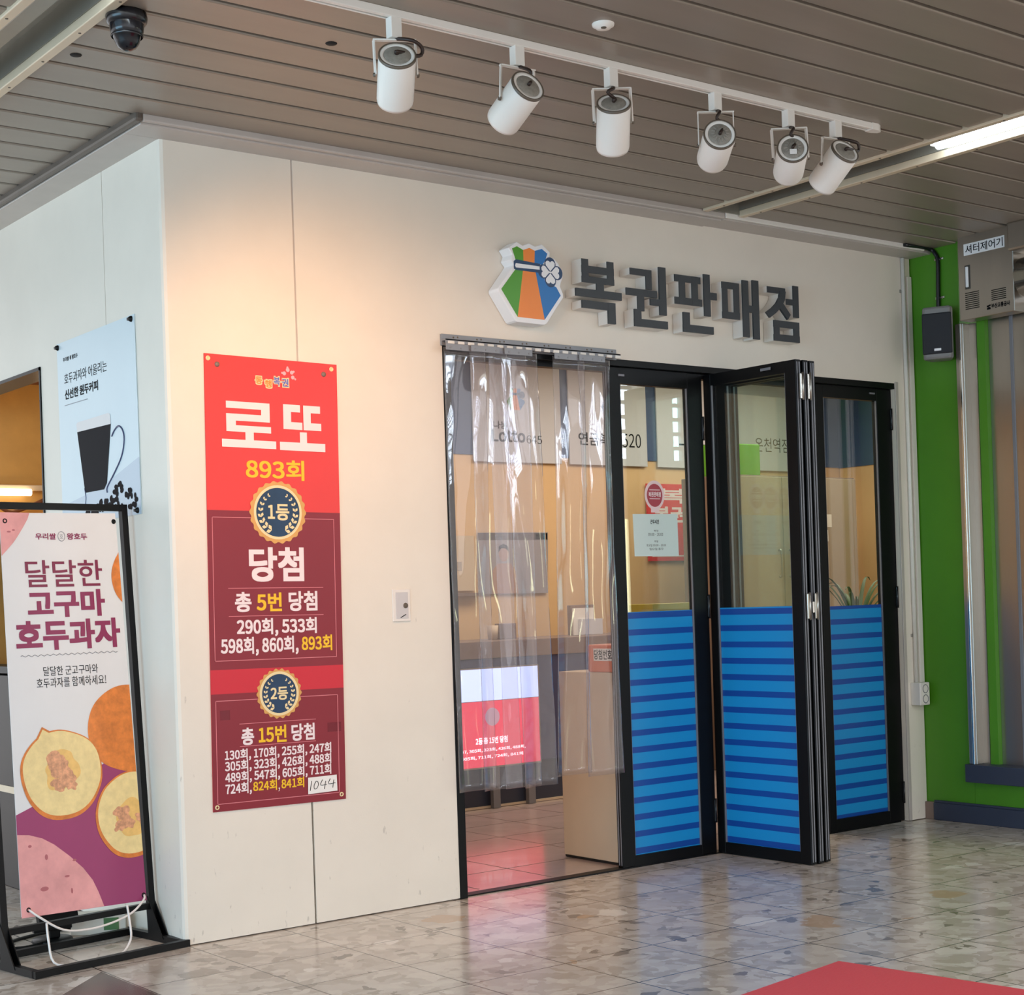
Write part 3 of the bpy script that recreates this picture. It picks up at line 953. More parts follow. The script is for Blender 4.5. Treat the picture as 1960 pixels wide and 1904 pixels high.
for a in (('893회', 0.160, 0.376, 0.407, 0.452, 0.0012, 0.025), ('5번', 0.193, 0.872, 0.299, 0.942, 0.0012, 0.032), ('893회', 0.380, 1.035, 0.513, 1.095, 0.0012, 0.028),
          ('15번', 0.190, 1.366, 0.307, 1.430, 0.0012, 0.032), ('824회', 0.163, 1.566, 0.262, 1.606, 0.0012, 0.026), ('841회', 0.281, 1.566, 0.378, 1.606, 0.0012, 0.026)):
    MB(B).text(*a).build('yellow_lettering', 'pryellow', t)


def medal(cu, cv, r, ri, s, tb, name):
    MB(B).disc(cu, cv, r, 0.0016, 132, r * 0.98, 0.0035, 22).build(name, 'gold', t)
    MB(B).disc(cu, cv, ri + 0.010, 0.0019, 48).build(name, 'goldlt', t)
    MB(B).disc(cu, cv, ri, 0.0022, 48).build(name, 'mednavy', t)
    lv = MB(B)
    for sg in (-1, 1):
        for k_ in range(8):
            th = radians(125 + k_ * 17.5) if sg < 0 else radians(55 - k_ * 17.5)
            c_u, c_v = cu + ri * 0.80 * cos(th), cv - ri * 0.80 * sin(th)
            ln_ = ri * (0.10 + 0.016 * k_)
            tx, ty = sin(th) * (1 if sg < 0 else -1), cos(th) * (1 if sg < 0 else -1)
            for side in (-1, 1):
                du, dv = (tx + side * 0.75 * cos(th)), (ty - side * 0.75 * sin(th))
                wd = ln_ * 0.30
                lv.poly([(c_u, c_v), (c_u + du * ln_ * 0.6 - dv * wd, c_v + dv * ln_ * 0.6 + du * wd), (c_u + du * ln_, c_v + dv * ln_), (c_u + du * ln_ * 0.6 + dv * wd, c_v + dv * ln_ * 0.6 - du * wd)], 0.0025)
    lv.text(s, *tb, 0.0025, 0.03)
    lv.build('wreath', 'goldlt', t)


medal(0.2905, 0.573, 0.117, 0.0915, '1등', (0.247, 0.542, 0.338, 0.603), 'medal')
medal(0.280, 1.249, 0.0925, 0.0725, '2등', (0.243, 1.224, 0.316, 1.273), 'medal')
lg = MB(B).text('동', 0.204, 0.066, 0.240, 0.101, 0.0010, 0.09).text('행', 0.243, 0.076, 0.279, 0.112, 0.0010, 0.09).text('복', 0.281, 0.062, 0.314, 0.102, 0.0010, 0.09).text('권', 0.315, 0.066, 0.351, 0.104, 0.0010, 0.09)
lg.build('logo_outline', 'goldlt', t)
MB(B).text('동', 0.208, 0.070, 0.236, 0.097, 0.0014, 0.03).text('행', 0.247, 0.080, 0.275, 0.108, 0.0014, 0.03).build('logo_orange', 'borange', t)
MB(B).text('복', 0.284, 0.066, 0.311, 0.098, 0.0014, 0.03).text('권', 0.318, 0.070, 0.347, 0.100, 0.0014, 0.03).build('logo_blue', mat('print_logo_blue', '#5a6ac0', 0.4), t)
fl = MB(B)
for (u, v, r) in ((0.330, 0.050, 0.0075), (0.345, 0.036, 0.008), (0.362, 0.045, 0.0075), (0.366, 0.063, 0.0075)):
    fl.disc(u, v, r, 0.0012, 20)
    fl.disc(u + (u - 0.347) * 0.55, v + (v - 0.052) * 0.55, r * 0.55, 0.0013, 16)
fl.build('logo_flower', mat('print_logo_pink', '#eab0b8', 0.4), t)
for (u, v) in ((0.016, 0.017), (0.536, 0.019), (0.016, 1.650), (0.541, 1.647)):
    MB(B).lathe((u, v, 0.0), (0, 0, 1), [(0, 0.009), (0.003, 0.008), (0.003, 0.005), (0.0005, 0.0045), (0.0005, 0)], 18).build('grommet', 'goldlt', t)
for (u, v) in ((0.052, 0.037), (0.501, 0.041)):
    MB(B).lathe((u, v, 0.0), (0, 0, 1), [(0, 0.010), (0.004, 0.009), (0.006, 0.005), (0.006, 0)], 18).build('screw', 'counterb', t)
sm = MB(B).rect(0.035, 1.30, 0.075, 1.335, 0.0009).rect(0.485, 1.37, 0.545, 1.405, 0.0009)
sm.build('tape', mat('maroon_tape', '#741d2b', 0.2), t)
t = thing('paper_note', 'white paper with handwritten number at the lower corner of the red banner', 'note', (0.58, 0, 0.5))
MB(B).prism([(0.394, 1.572), (0.519, 1.570), (0.521, 1.631), (0.393, 1.634)], 0.0032, 0.0040).build('sheet', 'whitep', t)
hw = MB(B)
for pl_ in ([(0.408, 1.585), (0.402, 1.622)], [(0.428, 1.588), (0.419, 1.602), (0.420, 1.616), (0.431, 1.614), (0.438, 1.600), (0.434, 1.589), (0.428, 1.588)], [(0.456, 1.584), (0.447, 1.604), (0.474, 1.603)], [(0.470, 1.590), (0.463, 1.620)], [(0.490, 1.583), (0.482, 1.602), (0.512, 1.600)], [(0.506, 1.588), (0.500, 1.618)]):
    hw.tube([(p[0], p[1], 0.0042) for p in pl_], 0.0013, 5, 3 if len(pl_) > 2 else 1)
hw.build('handwriting', 'ink', t)

# ================================================================ COFFEE POSTER
P = frame_xf((-0.004, 1.005, 2.30), (0, -1, 0), (0, 0, -1))
t = thing('coffee_poster', 'pale blue coffee poster with a glass cup on the left side wall', 'poster', (0, 0.62, 1.56))
MB(P).prism([(0.010, 0.0), (0.760, -0.003), (0.768, 0.737), (0.016, 0.742)], -0.003, 0.0).build('sheet', 'sheetblue', t)
MB(P).poly([(0.0155, 0.66), (0.30, 0.625), (0.50, 0.59), (0.765, 0.525), (0.7675, 0.736), (0.016, 0.741)], 0.0006).build('table_print', 'table', t)
tx = MB(P).text('호두과자와 어울리는', 0.079, 0.130, 0.500, 0.173, 0.0008, 0.0).text('신선한 원두커피', 0.081, 0.195, 0.412, 0.235, 0.0008, 0.03).text('우리쌀', 0.072, 0.064, 0.134, 0.081, 0.0008, 0.02).text('왕호두', 0.164, 0.063, 0.223, 0.082, 0.0008, 0.02)
tx.disc(0.149, 0.072, 0.006, 0.0008, 16, 0.009)
tx.build('lettering', 'ink', t)
MB(P).rect(0.074, 0.2555, 0.309, 0.2585, 0.0008).build('fine_print', 'inkgrey', t)
MB(P).poly([(0.188, 0.345), (0.20, 0.338), (0.50, 0.334), (0.518, 0.341), (0.521, 0.378), (0.195, 0.376)], 0.0010).build('foam_print', 'foam', t)
MB(P).poly([(0.195, 0.376), (0.521, 0.378), (0.468, 0.600), (0.440, 0.622), (0.262, 0.622), (0.251, 0.604)], 0.0012).build('coffee_print', 'coffee', t)
hd = MB(P)
hd.tube([(0.528, 0.426, 0.001), (0.556, 0.405, 0.001), (0.593, 0.394, 0.001), (0.628, 0.412, 0.001), (0.640, 0.450, 0.001), (0.612, 0.510, 0.001), (0.540, 0.568, 0.001), (0.472, 0.615, 0.001), (0.47, 0.636, 0.001)], 0.0035, 6)
hd.tube([(0.251, 0.604, 0.001), (0.262, 0.640, 0.001), (0.255, 0.668, 0.001)], 0.002, 6)
hd.build('handle_print', 'counter', t)
bn = MB(P)
rnd = random.Random(3)
for i in range(64):
    u = rnd.uniform(0.26, 0.74)
    top = 0.70 - 0.105 * max(0, 1 - abs(u - 0.58) / 0.26)
    v = rnd.uniform(top, 0.705)
    a_ = rnd.uniform(0, pi)
    bn.poly([(u + 0.017 * cos(q) * cos(a_) - 0.010 * sin(q) * sin(a_), v + 0.010 * sin(q) * cos(a_) + 0.012 * cos(q) * sin(a_)) for q in [k_ * pi / 6 for k_ in range(12)]], 0.0014 + i * 0.00001)
bn.build('bean_print', 'bean', t)
for (u, v) in ((0.022, 0.016), (0.735, 0.012), (0.740, 0.722)):
    cl = MB(P)
    cl.lathe((u, v, 0.0), (0, 0, 1), [(0, 0.012), (0.006, 0.010), (0.012, 0.006), (0.012, 0)], 12)
    cl.box((u - 0.018, v - 0.006, 0.002), (u + 0.002, v + 0.004, 0.010))
    cl.build('corner_fixing', 'black', t)

# ================================================================ SWEET POTATO BANNER STAND
O_ = Vector((-0.606, 0.116, 0.0))
up = Vector((-0.014, 0.112, 1.593)).normalized()
aa = Vector((0.988, 0.151, 0)).normalized()
S = frame_xf(O_, aa, up)
fwd = Vector((0.151, -0.988, 0)).normalized()
t = thing('banner_stand', 'black metal floor stand framing the sweet potato banner', 'banner stand', (O_.x + 0.29, O_.y, 0))
fr = MB()
pl0, pr0 = O_, O_ + aa * 0.585
hgt = 1.605
fr.bar(pl0 + up * 0.01, pl0 + up * hgt, 0.024, 0.024)
fr.bar(pr0 + up * 0.01, pr0 + up * hgt, 0.024, 0.024)
fr.bar(pl0 + up * (hgt - 0.012) - aa * 0.012, pr0 + up * (hgt - 0.012) + aa * 0.012, 0.024, 0.024)
fr.bar(pl0 + up * 0.125, pr0 + up * 0.125, 0.022, 0.022)
fr.build('frame', 'black', t)
bs = MB()
F0, F1 = pl0 + fwd * 0.205, pr0 + fwd * 0.205
B0, B1 = pl0 - fwd * 0.155, pr0 - fwd * 0.155
z_ = Vector((0, 0, 0.013))
for p, q in ((F0 - aa * 0.012, F1 + aa * 0.012), (B0 - aa * 0.012, B1 + aa * 0.012), (F0, B0), (F1, B1)):
    bs.bar(p + z_, q + z_, 0.024, 0.024)
bs.build('foot', 'black', t)
for p in (pl0, pr0):
    gs = MB()
    for q in range(2):
        o_ = p + aa * (0.010 if q else -0.014)
        a3, b3, c3 = o_ + z_, o_ + fwd * 0.085 + z_, o_ + up * 0.16
        A = [gs.v(x) for x in (a3, b3, c3)]
        Bq = [gs.v(x + aa * 0.004) for x in (a3, b3, c3)]
        gs.face(A); gs.face(Bq[::-1])
        for i in range(3):
            gs.face([A[i], A[(i + 1) % 3], Bq[(i + 1) % 3], Bq[i]])
    gs.build('gusset', 'black', t)

t = thing('hanging_banner', 'white and purple sweet potato walnut cake banner hung in the black stand', 'banner', (O_.x + 0.3, O_.y - 0.02, 0.15))
S2 = frame_xf(O_ + fwd * 0.014, aa, up)
LE = lambda v: 0.062 + (v - 0.173) * 0.0120
RE = lambda v: 0.560 - (v - 0.149) * 0.0127
MB(S2).prism([(LE(0.165), 0.170), (RE(0.149), 0.149), (RE(1.570), 1.572), (LE(1.566), 1.566)], -0.002, 0.0).build('sheet', 'bannerwhite', t)
DX = 0.010


def clipped(pts):
    return [(min(max(u + DX, LE(v)), RE(v)), min(max(v, 0.165 + (u - 0.06) * -0.03), 1.568)) for u, v in pts]


def blob(cu, cv, ru, rv, k_=60, wob=0.03, ph=0.0, seed=0, a0=0, a1=2 * pi, n=0.001, m=None):
    pts = []
    for i in range(k_):
        q = a0 + (a1 - a0) * i / (k_ if a1 - a0 > 6.2 else k_ - 1)
        wv = 1 + wob * noise.noise((cos(q) * 1.6 + seed, sin(q) * 1.6, seed * 0.7))
        pts.append((cu + ru * wv * cos(q), cv + rv * wv * sin(q)))
    m.poly(clipped(pts), n)


m_ = MB(S2).poly(clipped([(0.05, 0.517), (0.155, 0.552), (0.30, 0.61), (0.419, 0.665), (0.58, 0.66), (0.58, 0.14), (0.05, 0.16)]), 0.0006)
m_.build('purple_print', 'purple', t)
m_ = MB(S2).poly(clipped([(0.05, 0.450), (0.10, 0.444), (0.15, 0.426), (0.194, 0.399), (0.25, 0.352), (0.30, 0.303), (0.335, 0.255), (0.355, 0.21), (0.374, 0.155), (0.05, 0.165)]), 0.0010)
po = m_.build('potato_print', 'spud', t)
m_ = MB(S2)
for (u, v, a_, b_) in ((0.145, 0.252, .016, .008), (0.235, 0.283, .010, .004), (0.16, 0.36, .006, .010), (0.268, 0.335, .008, .004), (0.10, 0.405, .007, .005), (0.25, 0.23, .004, .010)):
    m_.disc(u + DX, v, a_, 0.0014, 14, b_)
m_.build('potato_spot', 'spudd', po)
m_ = MB(S2).poly(clipped([(0.05, 1.415), (0.085, 1.432), (0.115, 1.462), (0.135, 1.487), (0.155, 1.515), (0.175, 1.545), (0.184, 1.57), (0.05, 1.57)]), 0.0010)
po = m_.build('potato_print', 'spud', t)
MB(S2).disc(0.11, 1.50, 0.008, 0.0014, 14, 0.003).disc(0.128, 1.506, 0.006, 0.0014, 14, 0.003).build('potato_spot', 'spudd', po)
for cu_, cv_, ru_, rv_, k_, sd_ in ((0.535, 0.778, 0.178, 0.160, 70, 0.6), (0.585, 1.335, 0.088, 0.108, 50, 1.7)):
    m_ = MB(S2)
    blob(cu_, cv_, ru_, rv_, k_, 0.05, seed=sd_, n=0.0012, m=m_)
    m_.build('whole_cake_print', 'crust', t)
for cu_, cv_, r_, sd_, n_0, core, nuts in ((0.243, 0.640, 0.160, 3.1, 0.0014, (0.240, 0.655, 0.085, 5.1), ((0.210, 0.700, 0.030), (0.235, 0.665, 0.040), (0.255, 0.630, 0.038), (0.230, 0.605, 0.030), (0.275, 0.60, 0.022))),
                                           (0.520, 0.468, 0.158, 4.4, 0.0018, (0.520, 0.455, 0.078, 6.1), ((0.475, 0.475, 0.032), (0.490, 0.440, 0.028), (0.550, 0.450, 0.026), (0.455, 0.430, 0.02)))):
    m_ = MB(S2)
    blob(cu_, cv_, r_, r_, 70, 0.05, seed=sd_, n=n_0, m=m_)
    if cu_ < 0.3:
        m_.poly(clipped([(0.150, 0.770), (0.176, 0.812), (0.205, 0.795), (0.26, 0.785), (0.20, 0.74)]), n_0 + 0.00005)
    cake = m_.build('half_cake_print', 'crust', t)
    m_ = MB(S2)
    blob(cu_ + 0.002, cv_ + 0.005, r_ - 0.008, r_ - 0.010, 70, 0.05, seed=sd_, n=n_0 + 0.0003, m=m_)
    if cu_ < 0.3:
        m_.poly(clipped([(0.156, 0.765), (0.178, 0.803), (0.203, 0.788), (0.25, 0.778), (0.20, 0.735)]), n_0 + 0.00035)
    m_.build('filling_print', 'paste', cake)
    m_ = MB(S2)
    blob(core[0], core[1], core[2] * 0.8, core[2] * 0.8, 50, 0.3, seed=core[3], n=n_0 + 0.0006, m=m_)
    m_.build('core_print', 'paste2', cake)
    m_ = MB(S2)
    for q, (u, v, r2) in enumerate(nuts):
        blob(u, v, r2, r2 * 0.85, 30, 0.5, seed=(q + 1 + cu_ * 10) * 1.3, n=n_0 + 0.0009 + q * 0.00005, m=m_)
    m_.build('walnut_print', 'nut', cake)
MB(S2).text('달달한', 0.163, 1.400, 0.470, 1.304, 0.001, 0.012).build('light_heading', 'plumdk', t)
for a in (('고구마', 0.163, 1.293, 0.473, 1.195, 0.001, 0.042), ('호두과자', 0.110, 1.187, 0.528, 1.079, 0.001, 0.042), ('우리쌀', 0.211, 1.496, 0.292, 1.473, 0.001, 0.03), ('왕호두', 0.336, 1.497, 0.418, 1.473, 0.001, 0.03)):
    MB(S2).text(*a).build('bold_lettering', 'plum', t)
for a in (('달달한 군고구마와', 0.207, 1.022, 0.425, 0.989, 0.001, 0.0), ('호두과자를 함께하세요!', 0.178, 0.982, 0.455, 0.947, 0.001, 0.0)):
    MB(S2).text(*a).build('small_lettering', 'ink', t)
m_ = MB(S2)
m_.tube([(0.124 + 0.386 * i / 64, 1.0625 + (0.003 if i % 4 == 1 else -0.003 if i % 4 == 3 else 0), 0.0008) for i in range(65)], 0.0011, 5, 1)
m_.build('wavy_line', 'inkgrey', t)
m_ = MB(S2)
m_.tube([(0.314 + 0.014 * cos(2 * pi * i / 24), 1.485 + 0.017 * sin(2 * pi * i / 24), 0.0008) for i in range(25)], 0.001, 5, 1)
m_.text('호', 0.307, 1.493, 0.321, 1.477, 0.0008)
m_.build('nut_emblem', 'inkgrey', t)
for (u, v) in ((0.533, 1.541), (0.098, 1.538), (0.549, 0.170), (0.090, 0.190)):
    MB(S2).lathe((u, v, 0.0), (0, 0, 1), [(0, 0.009), (0.003, 0.008), (0.003, 0.005), (0.0005, 0.0045), (0.0005, 0)], 16).build('grommet', 'black', t)
MB().tube([S2 @ Vector(p) for p in ((0.549, 0.170, 0.004), (0.535, 0.155, 0.02), (0.48, 0.120, 0.03), (0.40, 0.098, 0.03), (0.30, 0.090, 0.03), (0.20, 0.105, 0.03), (0.12, 0.16, 0.02), (0.090, 0.190, 0.004))], 0.004, 8).build('tie_cord', 'cord', t)
tag(MB().tube([(-0.17, 0.10, 0.16), (-0.165, 0.09, 0.09), (-0.17, 0.08, 0.04), (-0.23, 0.03, 0.006), (-0.33, 0.0, 0.006), (-0.42, -0.01, 0.006), (-0.475, 0.02, 0.02), (-0.48, 0.05, 0.09), (-0.475, 0.075, 0.145)], 0.004, 8).build('power_cord', 'cord'), 'thin white cord looping down onto the floor inside the black stand foot', 'cord')
t = thing('carton', 'small white carton with green label on the floor behind the stand', 'carton', (-0.12, 0.30, 0.0))
cx_ = Matrix.Translation((-0.115, 0.485, 0.0)) @ Matrix.Rotation(radians(-28), 4, 'Z')
MB(cx_).box((-0.10, -0.045, 0.0), (0.10, 0.045, 0.075), 0.003).build('box', 'kraft', t)
MB(cx_).box((0.02, -0.0465, 0.015), (0.075, -0.0452, 0.060)).build('label_print', mat('print_green', '#4f7a4a', 0.5), t)
t = thing('tablet_holder', 'black tablet holder on a low foot behind the sweet potato banner', 'holder', (-0.305, 0.47, 0))
m_ = MB().lathe((-0.305, 0.47, 0.0), (0, 0, 1), [(0, 0), (0, 0.075), (0.010, 0.070), (0.014, 0.02), (0.014, 0)], 28)
m_.build('foot', 'black', t)
MB().box((-0.325, 0.44, 0.014), (-0.285, 0.48, 0.10), 0.003).build('stem', 'black', t)
MB().box((-0.39, 0.425, 0.045), (-0.245, 0.445, 0.075), 0.003).build('cross_piece', 'black', t)
MB().bar((-0.395, 0.37, 0.098), (-0.245, 0.385, 0.118), 0.03, 0.05, 0.004).build('cradle', 'black', t)
MB().bar((-0.38, 0.40, 0.118), (-0.25, 0.41, 0.130), 0.02, 0.05, 0.003).build('tablet', 'blackp', t)
for pts, lb in (([(-0.62, 0.40, 0.006), (-0.5, 0.42, 0.006), (-0.42, 0.40, 0.006), (-0.33, 0.45, 0.006)], 'black cable lying on the floor from the left edge to the tablet holder'), ([(-0.60, 0.56, 0.006), (-0.48, 0.52, 0.006), (-0.40, 0.56, 0.006), (-0.30, 0.60, 0.006), (-0.15, 0.62, 0.006)], 'black cable lying on the floor farthest behind the banner')):
    tag(MB().tube(pts, 0.006, 8).build('floor_cable', 'black'), lb, 'cable', 'black cables behind the banner')

# ================================================================ DOORS
def film_material():
    m = bpy.data.materials.new('blue_stripe_film')
    m.use_nodes = True
    nt = m.node_tree
    b = nt.nodes['Principled BSDF']
    tc = nt.nodes.new('ShaderNodeTexCoord')
    sp = nt.nodes.new('ShaderNodeSeparateXYZ')
    nt.links.new(tc.outputs['Object'], sp.inputs[0])
    a = nd(nt, 'ShaderNodeMath', _operation='SUBTRACT')
    a.inputs[1].default_value = 0.056
    d = nd(nt, 'ShaderNodeMath', _operation='DIVIDE')
    d.inputs[1].default_value = 0.0745
    f = nd(nt, 'ShaderNodeMath', _operation='FRACT')
    l = nd(nt, 'ShaderNodeMath', _operation='LESS_THAN')
    l.inputs[1].default_value = 0.36
    nt.links.new(sp.outputs['Z'], a.inputs[0])
    nt.links.new(a.outputs[0], d.inputs[0])
    nt.links.new(d.outputs[0], f.inputs[0])
    nt.links.new(f.outputs[0], l.inputs[0])
    mx = nt.nodes.new('ShaderNodeMix')
    mx.data_type = 'RGBA'
    mx.inputs[6].default_value = srgb('#138dcd')
    mx.inputs[7].default_value = srgb('#07469a')
    nt.links.new(l.outputs[0], mx.inputs[0])
    nt.links.new(mx.outputs[2], b.inputs['Base Color'])
    b.inputs['Roughness'].default_value = 0.38
    return m


M['film'] = film_material()


def leaf(parent, O, a, w, z0, z1, hole, side='', name='leaf', top=1.128, hinges=()):
    """glazed door leaf: black frame > glass, striped film, gasket"""
    X = frame_xf(O, a, (0, 0, 1))
    u0, u1, v0, v1 = hole
    th = 0.034
    m = MB(X)
    m.box((0, z0, -th), (u0, z1, 0), 0.0025).box((u1, z0, -th), (w, z1, 0), 0.0025)
    m.box((u0 - 0.001, z0, -th + 0.0005), (u1 + 0.001, v0, -0.0005)).box((u0 - 0.001, v1, -th + 0.0005), (u1 + 0.001, z1, -0.0005))
    fr = m.build(name, 'frame', parent)
    MB(X).box((u0, v0, -0.020), (u1, v1, -0.014)).build('glass_pane', 'glass', fr)
    MB(X).box((u0, v0, -0.0135), (u1, top, -0.0125)).build('stripe_film', 'film', fr)
    g = MB(X)
    g.box((u0 - 0.001, v0, -0.0120), (u0 + 0.003, v1, -0.0030)).box((u1 - 0.003, v0, -0.0120), (u1 + 0.001, v1, -0.0030))
    g.build('gasket', 'gasket', fr)
    e = MB(X)
    for uu in (-0.0012, w - 0.0008):
        e.box((uu, z0 + 0.01, -th * 0.80), (uu + 0.002, z1 - 0.01, -th * 0.60))
        e.box((uu, z0 + 0.01, -th * 0.35), (uu + 0.002, z1 - 0.01, -th * 0.18))
    e.build('edge_seal', 'gasket', fr)
    if hinges:
        for (uu, zz) in hinges:
            h = MB(X)
            h.box((uu - 0.006, zz - 0.05, -0.004), (uu + 0.006, zz + 0.05, 0.006), 0.002)
            h.cyl((uu, zz - 0.055, 0.006), (uu, zz + 0.055, 0.006), 0.005, 10)
            h.build('hinge', 'blackp', fr)
    return fr


t = thing('folding_door', 'folding glass door with blue striped film, folded open beside the doorway', 'door', (2.40, 0.03, 0))
la = leaf(t, (2.108, 0.022, 0), (1, 0, 0), 0.575, 0.006, 2.212, (0.075, 0.482, 0.052, 2.140), hinges=((0.572, 1.96), (0.572, 1.14), (0.572, 0.20)))
lb_ = leaf(t, (2.700, 0.030, 0), (0.030, -0.9995, 0), 0.556, 0.004, 2.207, (0.046, 0.492, 0.055, 2.155), top=1.132)
leaf(t, (2.748, 0.030, 0), (0.030, -0.9995, 0), 0.556, 0.004, 2.207, (0.098, 0.492, 0.055, 2.150))
leaf(t, (2.796, 0.036, 0), (0.030, -0.9995, 0), 0.556, 0.004, 2.207, (0.098, 0.492, 0.055, 2.150))
for z in (2.09, 1.13):
    for q in range(2):
        hw_ = MB()
        y = -0.534 - 0.002
        x = 2.745 + 0.048 * q
        hw_.box((x - 0.016, y - 0.004, z - 0.055), (x - 0.004, y + 0.006, z + 0.055), 0.002)
        hw_.cyl((x, y - 0.004, z - 0.06), (x, y - 0.004, z + 0.06), 0.005, 10)
        hw_.build('edge_hinge', 'steel', t)
lk = MB()
lk.box((2.762, -0.539, 1.10), (2.776, -0.527, 1.15), 0.002)
lk.build('latch', 'steel2', t)
rp = MB()
for (x, y) in ((2.712, -0.36), ):
    rp.box((x - 0.010, y - 0.03, 2.178), (x - 0.006, y + 0.03, 2.190), 0.001)
rp.box((2.17, 0.0165, 2.172), (2.205, 0.0222, 2.182), 0.001)
rp.build('maker_plate', 'gasket', t)

t = thing('hinged_door', 'closed single glass door with blue striped film next to the green wall', 'door', (3.75, 0.03, 0))
leaf(t, (3.462, 0.022, 0), (1, 0, 0), 0.570, 0.006, 2.212, (0.052, 0.455, 0.065, 2.150), top=1.116, hinges=((0.563, 2.06), (0.563, 1.15), (0.563, 0.15)))
MB().box((3.86, 0.0165, 2.182), (3.90, 0.0225, 2.190), 0.001).build('maker_plate', 'gasket', t)

# papers on the folding door glass
Dn = frame_xf((0, 0.0325, 0), (1, 0, 0), (0, 0, 1))
t = thing('notice_paper', 'pale notice sheet taped to the glass of the folding door', 'notice', (2.38, 0.03, 1.37))
MB(Dn).prism([(2.245, 1.376), (2.514, 1.375), (2.512, 1.566), (2.241, 1.564)], -0.0010, -0.0002).build('sheet', mat('notice_sheet', '#c9dcd9', 0.5), t)
m_ = MB(Dn).text('근무시간', 2.345, 1.540, 2.398, 1.520, 0.0001, 0.03).text('평일', 2.365, 1.494, 2.392, 1.486, 0.0001).text('09:00 ~ 20:00', 2.330, 1.480, 2.420, 1.467, 0.0001).text('주말', 2.365, 1.446, 2.390, 1.437, 0.0001)
m_.text('토요일 09:00 ~ 20:00', 2.318, 1.430, 2.436, 1.419, 0.0001).text('일요일 휴무', 2.335, 1.413, 2.420, 1.402, 0.0001)
m_.build('lettering', 'ink', t)
t = thing('oval_sticker', 'oval red and white sticker on the folding door glass above the notice', 'sticker', (2.38, 0.03, 1.59))
m_ = MB(Dn).disc(2.377, 1.650, 0.060, -0.0008, 40, 0.066)
m_.rect(2.352, 1.572, 2.402, 1.600, -0.0005)
m_.build('border', mat('sticker_white', '#e6cfd0', 0.4), t)
MB(Dn).disc(2.377, 1.649, 0.047, -0.0002, 40, 0.052).build('centre', mat('sticker_red', '#a8434f', 0.4), t)
MB(Dn).text('복권판매점', 2.340, 1.665, 2.414, 1.642, 0.0002, 0.03).rect(2.345, 1.672, 2.409, 1.675, 0.0002).rect(2.345, 1.632, 2.409, 1.635, 0.0002).build('lettering', 'prwhite', t)

# ================================================================ PVC STRIP CURTAIN
t = thing('strip_curtain', 'clear plastic strip curtain hanging from a metal rail in the doorway', 'curtain', (1.66, -0.03, 2.22))
m_ = MB()
m_.box((1.201, -0.012, 2.236), (2.136, 0.0, 2.282), 0.001)
m_.box((1.201, -0.040, 2.252), (2.136, -0.012, 2.258), 0.001)
m_.box((1.201, -0.040, 2.240), (2.136, -0.037, 2.258), 0.001)
rail = m_.build('rail', 'clamp', t)
m_ = MB()
for i in range(19):
    x = 1.212 + i * 0.0495
    m_.box((x, -0.0445, 2.238), (x + 0.030, -0.036, 2.250), 0.0015)
m_.build('hook_tab', 'white', rail)
for i in range(8):
    m_ = MB()
    m_.lathe((1.26 + i * 0.118, -0.0405, 2.266), (0, -1, 0), [(0, 0.004), (0.002, 0.003), (0.0025, 0)], 8)
    m_.build('rail_screw', 'lampring', rail)
    MB().lathe((1.26 + i * 0.118, -0.012, 2.270), (0, -1, 0), [(0, 0.004), (0.002, 0.003), (0.0025, 0)], 8).build('rail_screw', 'lampring', rail)
rs = random.Random(11)
STR = [(1.192, 1.395, 1.180, 1.385, 0), (1.310, 1.500, 1.300, 1.500, 1), (1.415, 1.605, 1.415, 1.620, 0), (1.480, 1.657, 1.500, 1.692, 1),
       (1.752, 1.925, 1.690, 1.890, 0), (1.880, 2.062, 1.860, 2.058, 1)]
for i, (xa, xb, xc, xd, lay) in enumerate(STR):
    m_ = MB()
    nx, nz = 28, 54
    zt, zb = 2.224, (0.436, 0.430, 0.428, 0.424, 0.452, 0.437)[i]
    ph = rs.uniform(0, 6)
    rows_ = []
    for jz in range(nz + 1):
        v = jz / nz
        row = []
        for ix in range(nx + 1):
            u = ix / nx
            x = (xa + (xb - xa) * u) * (1 - v) + (xc + (xd - xc) * u) * v
            amp = min(1, v * 9 + 0.1)
            y = -0.040 - 0.010 * lay - 0.006 * amp * sin(u * 7 + ph + 1.2 * sin(v * 2.6 + i)) - 0.009 * amp * sin(u * 3.1 + ph * 2 + v * 3) - 0.004 * amp * noise.noise((u * 3, v * 9, i * 5.3)) - 0.008 * (1 - u) ** 3 * v
            row.append(m_.v((x, y - 0.012 * v, zt + (zb - zt) * v)))
        rows_.append(row)
    for jz in range(nz):
        for ix in range(nx):
            m_.face([rows_[jz][ix], rows_[jz][ix + 1], rows_[jz + 1][ix + 1], rows_[jz + 1][ix]], True)
    so = m_.build('strip', 'pvc', t)
    sd = so.modifiers.new('thickness', 'SOLIDIFY')
    sd.thickness = 0.0022
    m_ = MB()
    wd = min(0.145, xb - xa)
    xs = xa + 0.004
    yk = -0.046 - 0.010 * lay
    m_.box((xs, yk - 0.003, 2.212), (xs + wd, yk + 0.0, 2.238), 0.001)
    for q in range(3):
        m_.lathe((xs + 0.02 + q * (wd - 0.04) / 2, yk - 0.003, 2.222), (0, -1, 0), [(0, 0.004), (0.002, 0.003), (0.0025, 0)], 8)
    m_.build('clamp_plate', 'clamp', so)

